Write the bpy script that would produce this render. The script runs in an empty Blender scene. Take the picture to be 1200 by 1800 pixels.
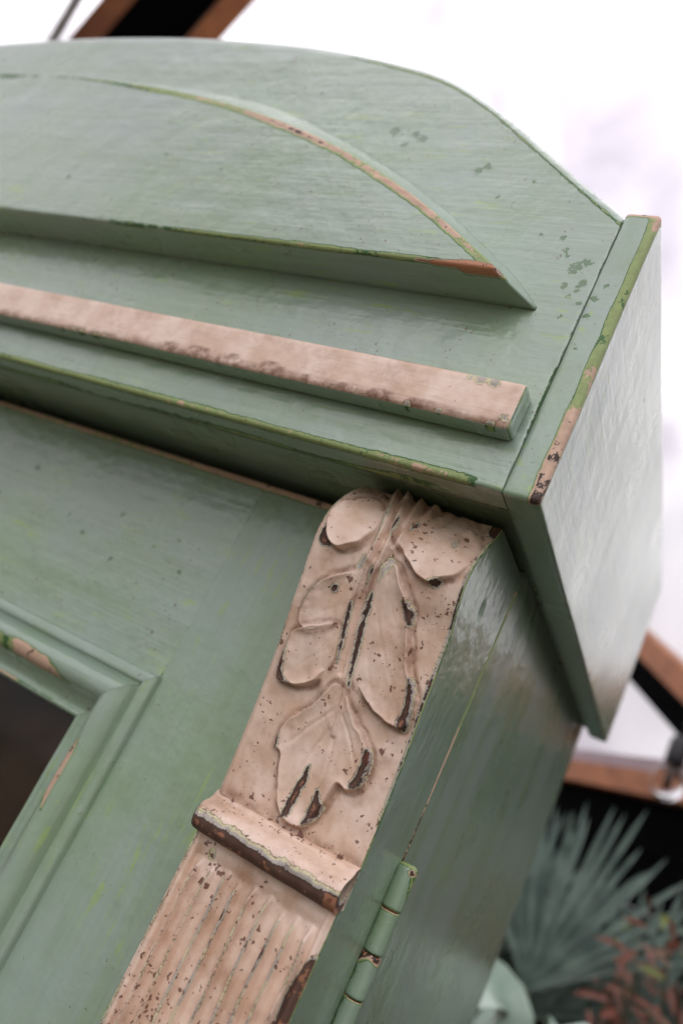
import bpy, math, random
import numpy as np
from mathutils import Matrix, Vector

random.seed(7)
rng = np.random.default_rng(7)
scene = bpy.context.scene
col = scene.collection

# ------------------------------------------------------------------ camera
cam_data = bpy.data.cameras.new("camera")
cam = bpy.data.objects.new("camera", cam_data)
col.objects.link(cam)
scene.camera = cam
cam_data.sensor_fit = 'VERTICAL'
cam_data.sensor_height = 36.0
cam_data.lens = 27.65
cam_data.clip_start = 0.02
cam_data.clip_end = 200
fwd = Vector((-0.4843, 0.8262, 0.2880)).normalized()
right = Vector((0.8341, 0.3366, 0.4370))
right = (right - fwd * right.dot(fwd)).normalized()
up = right.cross(fwd)
cam.matrix_world = Matrix(((right.x, up.x, -fwd.x, 0.1123),
                           (right.y, up.y, -fwd.y, -0.4017),
                           (right.z, up.z, -fwd.z, -0.1305),
                           (0, 0, 0, 1)))
cam_data.dof.use_dof = True
cam_data.dof.focus_distance = 0.352
cam_data.dof.aperture_fstop = 4.6

# ------------------------------------------------------------------ overcast daylight
world = bpy.data.worlds.new("World")
scene.world = world
world.use_nodes = True
wn = world.node_tree
bg = wn.nodes["Background"]
tc = wn.nodes.new("ShaderNodeTexCoord")
sx = wn.nodes.new("ShaderNodeSeparateXYZ")
mr = wn.nodes.new("ShaderNodeMapRange")
mr.inputs["From Min"].default_value = 0.0
mr.inputs["From Max"].default_value = 1.0
mr.inputs["To Min"].default_value = 0.28
mr.inputs["To Max"].default_value = 2.0
mx = wn.nodes.new("ShaderNodeMix")
mx.data_type = 'RGBA'
mx.blend_type = 'MULTIPLY'
mx.inputs["Factor"].default_value = 1.0
mx.inputs[6].default_value = (0.99, 0.98, 0.995, 1)
wn.links.new(tc.outputs["Generated"], sx.inputs[0])
wn.links.new(sx.outputs["Z"], mr.inputs["Value"])
wn.links.new(mr.outputs[0], mx.inputs[7])
wn.links.new(mx.outputs[2], bg.inputs["Color"])
bg.inputs["Strength"].default_value = 1.45

sun_data = bpy.data.lights.new("sun", 'SUN')
sun_data.energy = 0.9
sun_data.angle = math.radians(40)
sun_data.color = (1.0, 0.97, 0.94)
sun = bpy.data.objects.new("sun", sun_data)
col.objects.link(sun)
sun.rotation_euler = Vector((-0.30, -0.80, -0.62)).to_track_quat('-Z', 'Y').to_euler()

scene.view_settings.view_transform = 'Standard'
scene.view_settings.look = 'None'
scene.view_settings.gamma = 1.0
scene.view_settings.exposure = 0.50
scene.render.engine = 'CYCLES'
scene.cycles.use_denoising = True
scene.cycles.max_bounces = 7
scene.cycles.transparent_max_bounces = 16
scene.cycles.caustics_reflective = False
scene.cycles.caustics_refractive = False

# ------------------------------------------------------------------ node helpers
def lin(r, g, b):
    f = lambda c: (c / 255 / 12.92) if c <= 10.3 else ((c / 255 + 0.055) / 1.055) ** 2.4
    return (f(r), f(g), f(b), 1.0)


class NT:
    def __init__(self, name):
        self.mat = bpy.data.materials.new(name)
        self.mat.use_nodes = True
        self.t = self.mat.node_tree
        self.b = self.t.nodes["Principled BSDF"]
        self.out = self.t.nodes["Material Output"]

    def n(self, kind, **kw):
        nd = self.t.nodes.new(kind)
        for k, v in kw.items():
            setattr(nd, k, v)
        return nd

    def put(self, sock, v):
        if hasattr(v, 'is_output'):
            self.t.links.new(v, sock)
        else:
            sock.default_value = v

    def math(self, op, a, b=0.0, c=0.0, clamp=False):
        nd = self.n("ShaderNodeMath", operation=op, use_clamp=clamp)
        self.put(nd.inputs[0], a)
        self.put(nd.inputs[1], b)
        self.put(nd.inputs[2], c)
        return nd.outputs[0]

    def mix(self, f, a, b, mode='MIX'):
        nd = self.n("ShaderNodeMix", data_type='RGBA', blend_type=mode)
        self.put(nd.inputs[0], f)
        self.put(nd.inputs[6], a)
        self.put(nd.inputs[7], b)
        return nd.outputs[2]

    def mapr(self, v, a, b, c=0.0, d=1.0, smooth=False):
        nd = self.n("ShaderNodeMapRange")
        if smooth:
            nd.interpolation_type = 'SMOOTHSTEP'
        self.put(nd.inputs[0], v)
        for i, q in enumerate((a, b, c, d)):
            self.put(nd.inputs[1 + i], q)
        return nd.outputs[0]

    def coords(self, scale=(1, 1, 1), loc=(0, 0, 0)):
        t = self.n("ShaderNodeTexCoord")
        m = self.n("ShaderNodeMapping")
        m.inputs["Scale"].default_value = scale
        m.inputs["Location"].default_value = loc
        self.t.links.new(t.outputs["Object"], m.inputs[0])
        return m.outputs[0]

    def noise(self, vec, scale, detail=3, rough=0.55, dist=0.0):
        nd = self.n("ShaderNodeTexNoise")
        self.put(nd.inputs["Vector"], vec)
        nd.inputs["Scale"].default_value = scale
        nd.inputs["Detail"].default_value = detail
        nd.inputs["Roughness"].default_value = rough
        nd.inputs["Distortion"].default_value = dist
        return nd.outputs[0]

    def vor(self, vec, scale, feature='F1'):
        nd = self.n("ShaderNodeTexVoronoi", feature=feature)
        self.put(nd.inputs["Vector"], vec)
        nd.inputs["Scale"].default_value = scale
        return nd

    def attr(self, name):
        return self.n("ShaderNodeAttribute", attribute_name=name).outputs["Fac"]

    def ramp(self, v, stops, interp='CONSTANT'):
        nd = self.n("ShaderNodeValToRGB")
        cr = nd.color_ramp
        cr.interpolation = interp
        while len(cr.elements) < len(stops):
            cr.elements.new(0.5)
        for e, (p, c) in zip(cr.elements, stops):
            e.position = p
            e.color = c
        self.put(nd.inputs[0], v)
        return nd.outputs[0]


SAGE = lin(141, 164, 137)
SAGE_COOL = lin(149, 167, 155)
SAGE_WARM = lin(128, 152, 114)
OLD_GREEN = lin(64, 106, 54)
LIME = lin(148, 164, 106)
PRIMER_PINK = lin(206, 172, 150)
PINK = lin(232, 206, 189)
PINK_DIM = lin(213, 180, 157)
CREAM = lin(206, 196, 160)
GREY = lin(178, 168, 160)
WOOD_DARK = lin(62, 44, 36)
WOOD_RUST = lin(150, 102, 76)


def painted_wood(name, grain='X', speck=0.35, rough=0.27, pink_speck=0.35, relief=0.85, coat=0.8):
    """Aged paint: vertex data says where it is rubbed (wear), chipped (flake) or pink."""
    m = NT(name)
    g = {'X': (0.06, 1, 1), 'Y': (1, 0.06, 1), 'Z': (1, 1, 0.06)}[grain]
    co = m.coords()
    cg = m.coords(g)
    wear, flake, pink = m.attr("wear"), m.attr("flake"), m.attr("pink")
    n_mid = m.noise(co, 170, 4, 0.6)
    n_fine = m.noise(co, 900, 3, 0.6)
    n_low = m.noise(co, 14, 3)
    n_grain = m.noise(cg, 260, 3, 0.6)
    jit = m.math('ADD', m.math('MULTIPLY', m.math('SUBTRACT', n_mid, 0.5), 0.42),
                 m.math('MULTIPLY', m.math('SUBTRACT', n_fine, 0.5), 0.20))
    gate = m.mapr(wear, 0.03, 0.2)
    w = m.math('ADD', wear, m.math('MULTIPLY', jit, gate))
    # top coat, sage
    sage = m.mix(m.mapr(n_low, 0.3, 0.7, smooth=True), SAGE, SAGE_COOL)
    sage = m.mix(m.mapr(m.noise(cg, 45, 3), 0.4, 0.8, 0, 0.8, smooth=True), sage, SAGE_WARM)
    brush = m.noise(cg, 420, 4, 0.65)
    sage = m.mix(0.28, sage, m.mapr(brush, 0.3, 0.7, 0.82, 1.14), 'MULTIPLY')
    streak_zone = m.mapr(m.noise(co, 17, 3, 0.6), 0.46, 0.62, smooth=True)
    streak = m.math('MULTIPLY', m.mapr(m.noise(m.coords(tuple(0.16 if q < 1 else 1 for q in g)), 240, 3, 0.55, 0.5), 0.60, 0.66), streak_zone)
    sage = m.mix(m.math('MULTIPLY', streak, 0.7), sage, lin(150, 178, 100))
    scr = m.math('MULTIPLY', m.mapr(m.noise(m.coords(tuple(0.03 if q < 1 else 1 for q in g), (5, 3, 7)), 700, 2, 0.5, 0.3), 0.68, 0.72), m.mapr(m.noise(co, 28, 2), 0.5, 0.65))
    sage = m.mix(m.math('MULTIPLY', scr, 0.6), sage, lin(106, 128, 92))
    # top coat, pink
    pk = m.mix(m.mapr(m.noise(co, 60, 4), 0.38, 0.62), PINK, PINK_DIM)
    stain = m.mapr(m.noise(co, 38, 5, 0.7), 0.50, 0.72, 0, 0.65)
    pk = m.mix(stain, pk, lin(170, 128, 100))
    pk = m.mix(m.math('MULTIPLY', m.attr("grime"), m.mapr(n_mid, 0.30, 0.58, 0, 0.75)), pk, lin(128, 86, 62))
    pinkm = m.mapr(m.math('ADD', pink, m.math('MULTIPLY', jit, 0.9)), 0.47, 0.53)
    # coats under the sage
    green_ramp = m.ramp(w, [(0.0, OLD_GREEN), (0.52, OLD_GREEN), (0.595, LIME), (0.76, PRIMER_PINK),
                            (0.90, WOOD_DARK), (0.985, lin(184, 126, 92))])
    pink_ramp = m.ramp(w, [(0.0, lin(96, 70, 56)), (0.515, CREAM), (0.60, GREY), (0.73, WOOD_DARK),
                           (0.80, lin(84, 58, 46)), (0.97, WOOD_RUST)])
    wood_var = m.mapr(n_grain, 0.3, 0.7, 0.75, 1.2)
    ramp = m.mix(pinkm, green_ramp, pink_ramp)
    ramp = m.mix(0.6, ramp, wood_var, 'MULTIPLY')
    top = m.mix(pinkm, sage, pk)
    # hairline crackle near rubbed places (pink coat)
    ve = m.vor(m.coords((1, 1, 1), (0.3, 0.1, 0.2)), 300, 'DISTANCE_TO_EDGE').outputs["Distance"]
    crack = m.math('MULTIPLY', m.mapr(ve, 0.02, 0.05, 1, 0), m.mapr(w, 0.30, 0.46))
    crack = m.math('MULTIPLY', crack, m.mapr(w, 0.66, 0.72, 1, 0))
    crack = m.math('MULTIPLY', crack, m.mapr(m.noise(co, 60, 1), 0.45, 0.55))
    lost = m.mapr(w, 0.495, 0.505)
    colr = m.mix(lost, top, ramp)
    colr = m.mix(m.math('MULTIPLY', crack, m.math('MULTIPLY_ADD', pinkm, 0.65, 0.1)), colr, lin(88, 62, 50))
    # flaked islands down to the old green
    n_flk = m.math('SUBTRACT', m.noise(co, 420, 4, 0.65, 0.6), 0.5)
    fl = m.math('ADD', flake, m.math('MULTIPLY', m.math('MULTIPLY_ADD', n_flk, 1.6, jit), m.mapr(flake, 0.02, 0.15, 0, 1.3)))
    flm = m.math('MULTIPLY', m.mapr(fl, 0.49, 0.51), m.math('SUBTRACT', 1.0, lost))
    colr = m.mix(flm, colr, m.mix(m.mapr(fl, 0.49, 0.56), lin(150, 168, 110), OLD_GREEN))
    # stray specks of dirt and pin holes
    warp = m.n("ShaderNodeVectorMath", operation='ADD')
    m.put(warp.inputs[0], co)
    nz = m.n("ShaderNodeTexNoise")
    m.put(nz.inputs["Vector"], co)
    nz.inputs["Scale"].default_value = 500
    sc = m.n("ShaderNodeVectorMath", operation='SCALE')
    m.put(sc.inputs[0], nz.outputs["Color"])
    sc.inputs["Scale"].default_value = 0.004
    m.put(warp.inputs[1], sc.outputs[0])
    dirt = None
    for s, k in ((120, 0.22), (250, 0.42), (520, 0.60)):
        v = m.vor(warp.outputs[0], s)
        sp = m.n("ShaderNodeSeparateColor")
        m.put(sp.inputs[0], v.outputs["Color"])
        rad = m.math('MULTIPLY', m.math('POWER', sp.outputs[0], 4.0), k)
        zone = m.mapr(m.noise(co, 42, 4, 0.65), 0.40, 0.64, 0.12, 1.25)
        rad = m.math('MULTIPLY', rad, m.math('MULTIPLY', zone, m.math('MULTIPLY_ADD', pinkm, pink_speck - speck, speck)))
        d = m.mapr(m.math('SUBTRACT', rad, v.outputs["Distance"]), 0.0, 0.05)
        dirt = d if dirt is None else m.math('MAXIMUM', dirt, d)
    colr = m.mix(m.math('MULTIPLY', dirt, 0.85), colr, m.mix(n_mid, lin(60, 34, 24), lin(120, 62, 40)))
    m.put(m.b.inputs["Base Color"], colr)
    # gloss
    rr = m.math('ADD', m.mapr(n_low, 0.3, 0.7, rough - 0.05, rough + 0.1), m.math('MULTIPLY', lost, 0.3))
    rr = m.math('ADD', rr, m.math('MULTIPLY', pinkm, 0.10))
    m.put(m.b.inputs["Roughness"], rr)
    m.b.inputs["Specular IOR Level"].default_value = 0.6
    m.put(m.b.inputs["Coat Weight"], m.math('MULTIPLY', m.math('SUBTRACT', 1.0, lost), m.math('MULTIPLY_ADD', pinkm, 0.2 - coat, coat)))
    m.b.inputs["Coat Roughness"].default_value = 0.17
    m.b.inputs["Coat IOR"].default_value = 1.6
    # relief: brush marks, lumps under the paint, the step at each coat
    h = m.math('MULTIPLY', m.mapr(w, 0.49, 0.52, 1, 0), 0.55)
    h = m.math('ADD', h, m.math('MULTIPLY', m.mapr(w, 0.70, 0.75, 1, 0), 0.5))
    h = m.math('SUBTRACT', h, m.math('MULTIPLY', flm, 0.25))
    h = m.math('SUBTRACT', h, m.math('MULTIPLY', crack, 0.3))
    h = m.math('ADD', h, m.math('MULTIPLY', n_grain, 0.42))
    h = m.math('ADD', h, m.math('MULTIPLY', brush, 0.15))
    h = m.math('ADD', h, m.math('MULTIPLY', m.noise(co, 42, 3, 0.55), 4.2))
    h = m.math('ADD', h, m.math('MULTIPLY', m.noise(cg, 100, 4, 0.65), 1.6))
    h = m.math('ADD', h, m.math('MULTIPLY', m.mapr(m.noise(co, 260, 2), 0.66, 0.80), 0.18))
    h = m.math('ADD', h, m.math('MULTIPLY', n_fine, 0.10))
    bp = m.n("ShaderNodeBump")
    bp.inputs["Distance"].default_value = 0.00045
    bp.inputs["Strength"].default_value = relief
    m.put(bp.inputs["Height"], h)
    m.put(m.b.inputs["Normal"], bp.outputs[0])
    m.put(m.b.inputs["Coat Normal"], bp.outputs[0])
    return m.mat


def plain(name, c1, c2, scale, rough=0.6, stretch=(1, 1, 1), bump=0.0, metal=0.0):
    m = NT(name)
    co = m.coords(stretch)
    f = m.noise(co, scale, 4)
    m.put(m.b.inputs["Base Color"], m.mix(m.mapr(f, 0.3, 0.7), c1, c2))
    m.b.inputs["Roughness"].default_value = rough
    m.b.inputs["Metallic"].default_value = metal
    if bump:
        bp = m.n("ShaderNodeBump")
        bp.inputs["Distance"].default_value = bump
        m.put(bp.inputs["Height"], f)
        m.put(m.b.inputs["Normal"], bp.outputs[0])
    return m.mat


PAINT_X = painted_wood("aged_paint_grain_across", 'X', speck=0.55)
PAINT_Z = painted_wood("aged_paint_grain_upright", 'Z', relief=0.65, coat=0.5)
PAINT_Y = painted_wood("aged_paint_grain_deep", 'Y', rough=0.28, relief=0.42, coat=0.6)
INSIDE = plain("dark_brown_interior", lin(104, 76, 60), lin(70, 50, 40), 9, 0.7)
TIMBER = plain("orange_brown_timber", lin(178, 112, 66), lin(140, 82, 46), 20, 0.6, (1, 1, 1), 0.001)
BLACK = plain("black_stained_board", lin(9, 9, 10), lin(5, 5, 6), 12, 1.0)
BLACK.node_tree.nodes["Principled BSDF"].inputs["Specular IOR Level"].default_value = 0.02
GREY_RAIL = plain("pale_mauve_rail", lin(168, 148, 152), lin(148, 130, 136), 8, 0.6)
SOIL = plain("grey_gravel", lin(96, 90, 78), lin(74, 70, 60), 30, 0.95, bump=0.01)
STEEL = plain("dull_grey_pole", lin(150, 146, 140), lin(120, 116, 112), 30, 0.45)

# ------------------------------------------------------------------ mesh helpers
def finish(name, verts, faces, mat, parent=None, attrs=None, smooth=True):
    me = bpy.data.meshes.new(name)
    verts = np.asarray(verts, float)
    me.from_pydata(verts.tolist(), [], [tuple(int(i) for i in f) for f in faces])
    me.materials.append(mat)
    for k, v in (attrs or {}).items():
        a = me.attributes.new(k, 'FLOAT', 'POINT')
        a.data.foreach_set("value", np.ascontiguousarray(v, dtype=np.float32))
    if smooth:
        me.polygons.foreach_set("use_smooth", [True] * len(me.polygons))
    me.update()
    o = bpy.data.objects.new(name, me)
    col.objects.link(o)
    if parent is not None:
        o.parent = parent
        if parent.type == 'EMPTY':
            o.matrix_parent_inverse = Matrix.Translation(-Vector(parent.location))
    return o


def lattice_pts(lo, hi, r, step):
    L = hi - lo
    rr = min(r, L * 0.45)
    base = [0, 0.3 * rr, 0.65 * rr, rr]
    n = max(1, int((L - 2 * rr) / step))
    mid = list(np.linspace(rr, L - rr, n + 1))[1:-1]
    end = [L - b for b in base[::-1]]
    return lo + np.array(base + mid + end)


def rounded_box(lo, hi, r=0.002, step=0.004, xs=None, ys=None, zs=None):
    """Box with a fine skin and rounded edges; returns verts, faces and the distance to the nearest edge."""
    lo, hi = np.array(lo, float), np.array(hi, float)
    ax = [a if a is not None else lattice_pts(lo[i], hi[i], r, step) for i, a in enumerate((xs, ys, zs))]
    nx, ny, nz = map(len, ax)
    idx = -np.ones((nx, ny, nz), int)
    I, J, K = np.meshgrid(np.arange(nx), np.arange(ny), np.arange(nz), indexing='ij')
    on = (I == 0) | (I == nx - 1) | (J == 0) | (J == ny - 1) | (K == 0) | (K == nz - 1)
    idx[on] = np.arange(on.sum())
    V = np.stack([ax[0][I[on]], ax[1][J[on]], ax[2][K[on]]], 1)
    F = []
    def quads(g, flip):
        a, b, c, d = g[:-1, :-1].ravel(), g[1:, :-1].ravel(), g[1:, 1:].ravel(), g[:-1, 1:].ravel()
        q = np.stack([a, b, c, d] if not flip else [a, d, c, b], 1)
        F.append(q)
    quads(idx[0], True); quads(idx[-1], False)
    quads(idx[:, 0], False); quads(idx[:, -1], True)
    quads(idx[:, :, 0], True); quads(idx[:, :, -1], False)
    d = np.sort(np.minimum(V - lo, hi - V), axis=1)
    edge = d[:, 1]
    rr = np.minimum(r, (hi - lo) * 0.45)
    inner = np.clip(V, lo + rr, hi - rr)
    dl = V - inner
    q = dl / rr
    ln = np.linalg.norm(q, axis=1, keepdims=True)
    V2 = inner + np.where(ln > 0, q / np.maximum(ln, 1e-9), 0) * rr
    return V2, np.concatenate(F), edge


def wob(p, s, seed=0):
    """cheap smooth noise in about -1..1"""
    g = np.random.default_rng(seed)
    out = 0
    for k in range(5):
        d = g.normal(size=3)
        d /= np.linalg.norm(d)
        out = out + np.sin((p @ d) * s * (0.6 + 0.5 * k) + g.uniform(0, 6.28)) / (1 + 0.35 * k)
    return out / 2.6


def sstep(a, b, x):
    t = np.clip((x - a) / (b - a), 0, 1)
    return t * t * (3 - 2 * t)


def zeros(V):
    return np.zeros(len(V))


def edge_wear(V, edge, amt=0.5, width=0.003, var=0.35, s=60, seed=1):
    w = amt * np.exp(-(edge / width) ** 1.4) * (1 + var * wob(V, s, seed))
    return np.clip(w, 0, 1.1)


def board(name, lo, hi, mat, parent, r=0.002, step=0.004, wearf=None, flakef=None, pinkf=None, dispf=None, **kw):
    V, F, e = rounded_box(lo, hi, r, step, **kw)
    w = edge_wear(V, e) if wearf is None else wearf(V, e)
    A = {'wear': w, 'flake': flakef(V) if flakef else zeros(V), 'pink': pinkf(V) if pinkf else zeros(V)}
    if dispf is not None:
        V = dispf(V)
    return finish(name, V, F, mat, parent, A)


def loft(rings, closed=True, caps=True):
    rings = [np.asarray(r, float) for r in rings]
    k = len(rings[0])
    V = np.concatenate(rings)
    F = []
    m = k if closed else k - 1
    for i in range(len(rings) - 1):
        for j in range(m):
            a, b = i * k + j, i * k + (j + 1) % k
            F.append((a, b, b + k, a + k))
    if caps:
        F.append(tuple(range(k))[::-1])
        F.append(tuple((len(rings) - 1) * k + j for j in range(k)))
    return V, F


def spots(V, lst, a, b):
    """lst of (u mm, v mm, radius mm): 1 in the middle falling to 0"""
    out = np.zeros(len(V))
    for (u, v, rad) in lst:
        d = np.hypot(V[:, a] * 1000 - u, V[:, b] * 1000 - v) / rad
        out = np.maximum(out, np.clip(1.0 - 0.5 * d, 0, 1))
    return out


def thing(name, label, cat, loc=(0, 0, 0), group=None):
    o = bpy.data.objects.new(name, None)
    o.empty_display_size = 0.05
    o.location = loc
    col.objects.link(o)
    o["label"] = label
    o["category"] = cat
    if group:
        o["group"] = group
    return o


def tag(o, label, cat, group=None):
    o["label"] = label
    o["category"] = cat
    if group:
        o["group"] = group
    return o

# ------------------------------------------------------------------ setting
GROUND_Z = -0.80
ground = finish("ground", [(-14, -14, GROUND_Z), (14, -14, GROUND_Z), (14, 14, GROUND_Z), (-14, 14, GROUND_Z)],
                [(0, 1, 2, 3)], SOIL, smooth=False)
ground["kind"] = "structure"

# wall line of the greenhouse: a point, the direction along it and the direction outwards
WQ = np.array([-0.07, 1.5, 0.0])
WE = np.array([0.555, -0.832, 0.0])
WN = np.array([0.832, 0.555, 0.0])


def wpt(s, n, z):
    return WQ + WE * s + WN * n + np.array([0, 0, z])


def wall_bar(name, p0, p1, width, depth, mat, parent=None, n0=0.0, r=0.004):
    """timber lying in the wall plane between (s, z) points p0 and p1"""
    p0, p1 = np.array(p0, float), np.array(p1, float)
    d = (p1 - p0) / np.linalg.norm(p1 - p0)
    q = np.array([-d[1], d[0]]) * width / 2
    rings = []
    for e in np.linspace(0, 1, 9):
        c = p0 + (p1 - p0) * e
        ring = []
        for a, b in ((-1, 0), (-1, 1), (1, 1), (1, 0)):
            for k in (-1, 1):
                s_, z_ = c + q * (a * (1 - 0.06))
                ring.append(wpt(s_, n0 + depth * b, z_))
        rings.append([ring[i] for i in (0, 2, 4, 6)])
    V, F = loft(rings)
    return finish(name, V, F, mat, parent, smooth=False)


# translucent tunnel film
film = NT("milky_tunnel_film")
tr = film.n("ShaderNodeBsdfTransparent")
tl = film.n("ShaderNodeBsdfTranslucent")
df = film.n("ShaderNodeBsdfDiffuse")
tr.inputs[0].default_value = (1, 1, 1, 1)
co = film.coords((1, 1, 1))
film.put(tl.inputs[0], film.mix(film.mapr(film.noise(film.coords((1, 1, 1), (3, 1, 2)), 0.9, 3, 0.5, 0.6), 0.29, 0.64, 0, 1, True), (0.93, 0.915, 0.95, 1), (0.34, 0.31, 0.37, 1)))  # soft grey shading of the film's folds, put into its colour as noise
df.inputs[0].default_value = (0.85, 0.83, 0.87, 1)
m1 = film.n("ShaderNodeMixShader")
m1.inputs[0].default_value = 0.25
film.t.links.new(tl.outputs[0], m1.inputs[1])
film.t.links.new(df.outputs[0], m1.inputs[2])
m2 = film.n("ShaderNodeMixShader")
dust = film.mapr(film.noise(co, 1.3, 4, 0.6, 1.5), 0.35, 0.7, 0.82, 0.97)
film.t.links.new(dust, m2.inputs[0])
film.t.links.new(tr.outputs[0], m2.inputs[1])
film.t.links.new(m1.outputs[0], m2.inputs[2])
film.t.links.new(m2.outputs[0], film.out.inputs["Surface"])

RT = 2.1
sec = [(0.04, z) for z in np.linspace(0.10, 0.6, 6)]
sec += [(0.04 - RT + RT * math.cos(a), 0.6 + RT * math.sin(a)) for a in np.linspace(0, math.pi, 60)[1:]]
sec += [(0.04 - 2 * RT, z) for z in np.linspace(0.6, 0.10, 6)[1:]]
V, ns = [], 90
for i in range(ns):
    s_ = -7 + 10.5 * i / (ns - 1)
    for j, (n_, z_) in enumerate(sec):
        w_ = 0.02 * math.sin(s_ * 5.1 + j * 0.35) + 0.012 * math.sin(s_ * 11.3 - j * 0.21)
        V.append(wpt(s_, n_ + w_, z_ + w_ * 0.6))
k = len(sec)
F = [(i * k + j, i * k + j + 1, (i + 1) * k + j + 1, (i + 1) * k + j) for i in range(ns - 1) for j in range(k - 1)]
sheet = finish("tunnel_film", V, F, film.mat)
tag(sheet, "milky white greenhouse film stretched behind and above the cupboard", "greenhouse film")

# low black wall with its timber rails
kw = thing("low_wall", "black low wall topped by an orange brown timber rail behind the plants", "wall",
           tuple(wpt(0, 0, GROUND_Z)))
for i in range(9):
    z0 = GROUND_Z + 0.1 * i
    wall_bar("board", (-7, z0 + 0.05), (2.6, z0 + 0.05), 0.104, 0.03, BLACK, kw, n0=0.004 * (i % 2))
wall_bar("top_rail", (-7, 0.127), (2.6, 0.127), 0.052, 0.06, TIMBER, kw, n0=-0.025)
wall_bar("film_batten", (-7, 0.170), (2.6, 0.170), 0.034, 0.03, GREY_RAIL, kw, n0=-0.004)

br = thing("timber_brace", "slanting orange brown timber brace with a black underside right of the cupboard", "brace",
           tuple(wpt(0.4, 0, 0.2)))
d_ = np.array([0.232, -0.114]); d_ /= np.linalg.norm(d_)
a0 = np.array([-0.0815, 0.4705]) - d_ * 0.8
a1 = np.array([-0.0815, 0.4705]) + d_ * 0.75
nrm = np.array([-d_[1], d_[0]])
wall_bar("timber", a0, a1, 0.056, 0.05, TIMBER, br, n0=-0.03)
wall_bar("black_batten", a0 - nrm * 0.056, a1 - nrm * 0.056, 0.056, 0.045, BLACK, br, n0=-0.028)

# rafter and pole high up on the left
def beam_between(name, p, q, side, half_w, half_t, mat, parent, off=0.0):
    p, q, side = np.array(p, float), np.array(q, float), np.array(side, float)
    d = (q - p) / np.linalg.norm(q - p)
    side = side - d * (side @ d); side /= np.linalg.norm(side)
    nn = np.cross(d, side)
    rings = []
    for e in np.linspace(0, 1, 5):
        c = p + (q - p) * e + side * off
        rings.append([c + side * half_w * a + nn * half_t * b for a, b in ((-1, -1), (1, -1), (1, 1), (-1, 1))])
    V, F = loft(rings)
    return finish(name, V, F, mat, parent, smooth=False)


CAMP = np.array([0.1123, -0.4017, -0.1305])


def along(d, t):
    d = np.array(d, float)
    return CAMP + d / np.linalg.norm(d) * t


pA, pB = along((-0.709, 0.395, 0.588), 2.30), along((-0.683, 0.384, 0.624), 2.30)
ax_ = (pB - pA) / np.linalg.norm(pB - pA)
p0, p1 = pA - ax_ * 0.55, pA + ax_ * 1.1
sd = along((-0.651, 0.425, 0.628), 2.3) - along((-0.756, 0.363, 0.545), 2.3)
raf = thing("roof_rafter", "brown roof rafter with a black middle board above the cupboard top", "rafter", tuple(p0))
beam_between("middle_board", p0, p1, sd, 0.066, 0.02, BLACK, raf, off=-0.008)
beam_between("side_batten", p0, p1, sd, 0.026, 0.035, plain("dark_orange_timber", lin(140, 84, 50), lin(110, 62, 36), 16, 0.6), raf, off=-0.100)
beam_between("side_batten", p0, p1, sd, 0.028, 0.035, TIMBER, raf, off=0.088)
qA, qB = along((-0.773, 0.351, 0.529), 2.2), along((-0.756, 0.338, 0.561), 2.2)
ax_ = (qB - qA) / np.linalg.norm(qB - qA)
ring = []
for e in np.linspace(-0.5, 1.0, 7):
    c = qA + ax_ * e
    u_ = np.cross(ax_, [0, 0, 1]); u_ /= np.linalg.norm(u_); v_ = np.cross(ax_, u_)
    ring.append([c + 0.012 * (u_ * math.cos(t) + v_ * math.sin(t)) for t in np.linspace(0, 2 * math.pi, 13)[:-1]])
V, F = loft(ring)
pole = finish("roof_pole", V, F, STEEL)
tag(pole, "thin grey metal pole beside the brown rafter", "pole")

# ------------------------------------------------------------------ the cupboard
cup = thing("painted_cupboard", "old sage green cupboard with arched crown and peeling pink carved pilaster", "cupboard",
            (-0.49, 0.16, GROUND_Z))
XC = -0.49
YF = -0.113


def catmull(xq, xs, ys):
    xs, ys = np.array(xs, float), np.array(ys, float)
    o = np.argsort(xs); xs, ys = xs[o], ys[o]
    m = np.gradient(ys, xs)
    i = np.clip(np.searchsorted(xs, xq) - 1, 0, len(xs) - 2)
    h = xs[i + 1] - xs[i]
    t = np.clip((xq - xs[i]) / h, 0, 1)
    return ((2 * t**3 - 3 * t**2 + 1) * ys[i] + (t**3 - 2 * t**2 + t) * h * m[i]
            + (-2 * t**3 + 3 * t**2) * ys[i + 1] + (t**3 - t**2) * h * m[i + 1])


ARCH = [(0.010, 0.1540), (0.0023, 0.1600), (-0.024, 0.1797), (-0.0535, 0.2025), (-0.0862, 0.2272), (-0.1244, 0.2508),
        (-0.1713, 0.2670), (-0.2194, 0.2788), (-0.2713, 0.2880), (-0.3561, 0.2974), (-0.4513, 0.3016), (-0.49, 0.302)]
ax_all = [p[0] for p in ARCH] + [2 * XC - p[0] for p in ARCH[:-1]]
az_all = [p[1] for p in ARCH] + [p[1] for p in ARCH[:-1]]


def arch_top(x):
    return catmull(x, ax_all, az_all)


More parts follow.
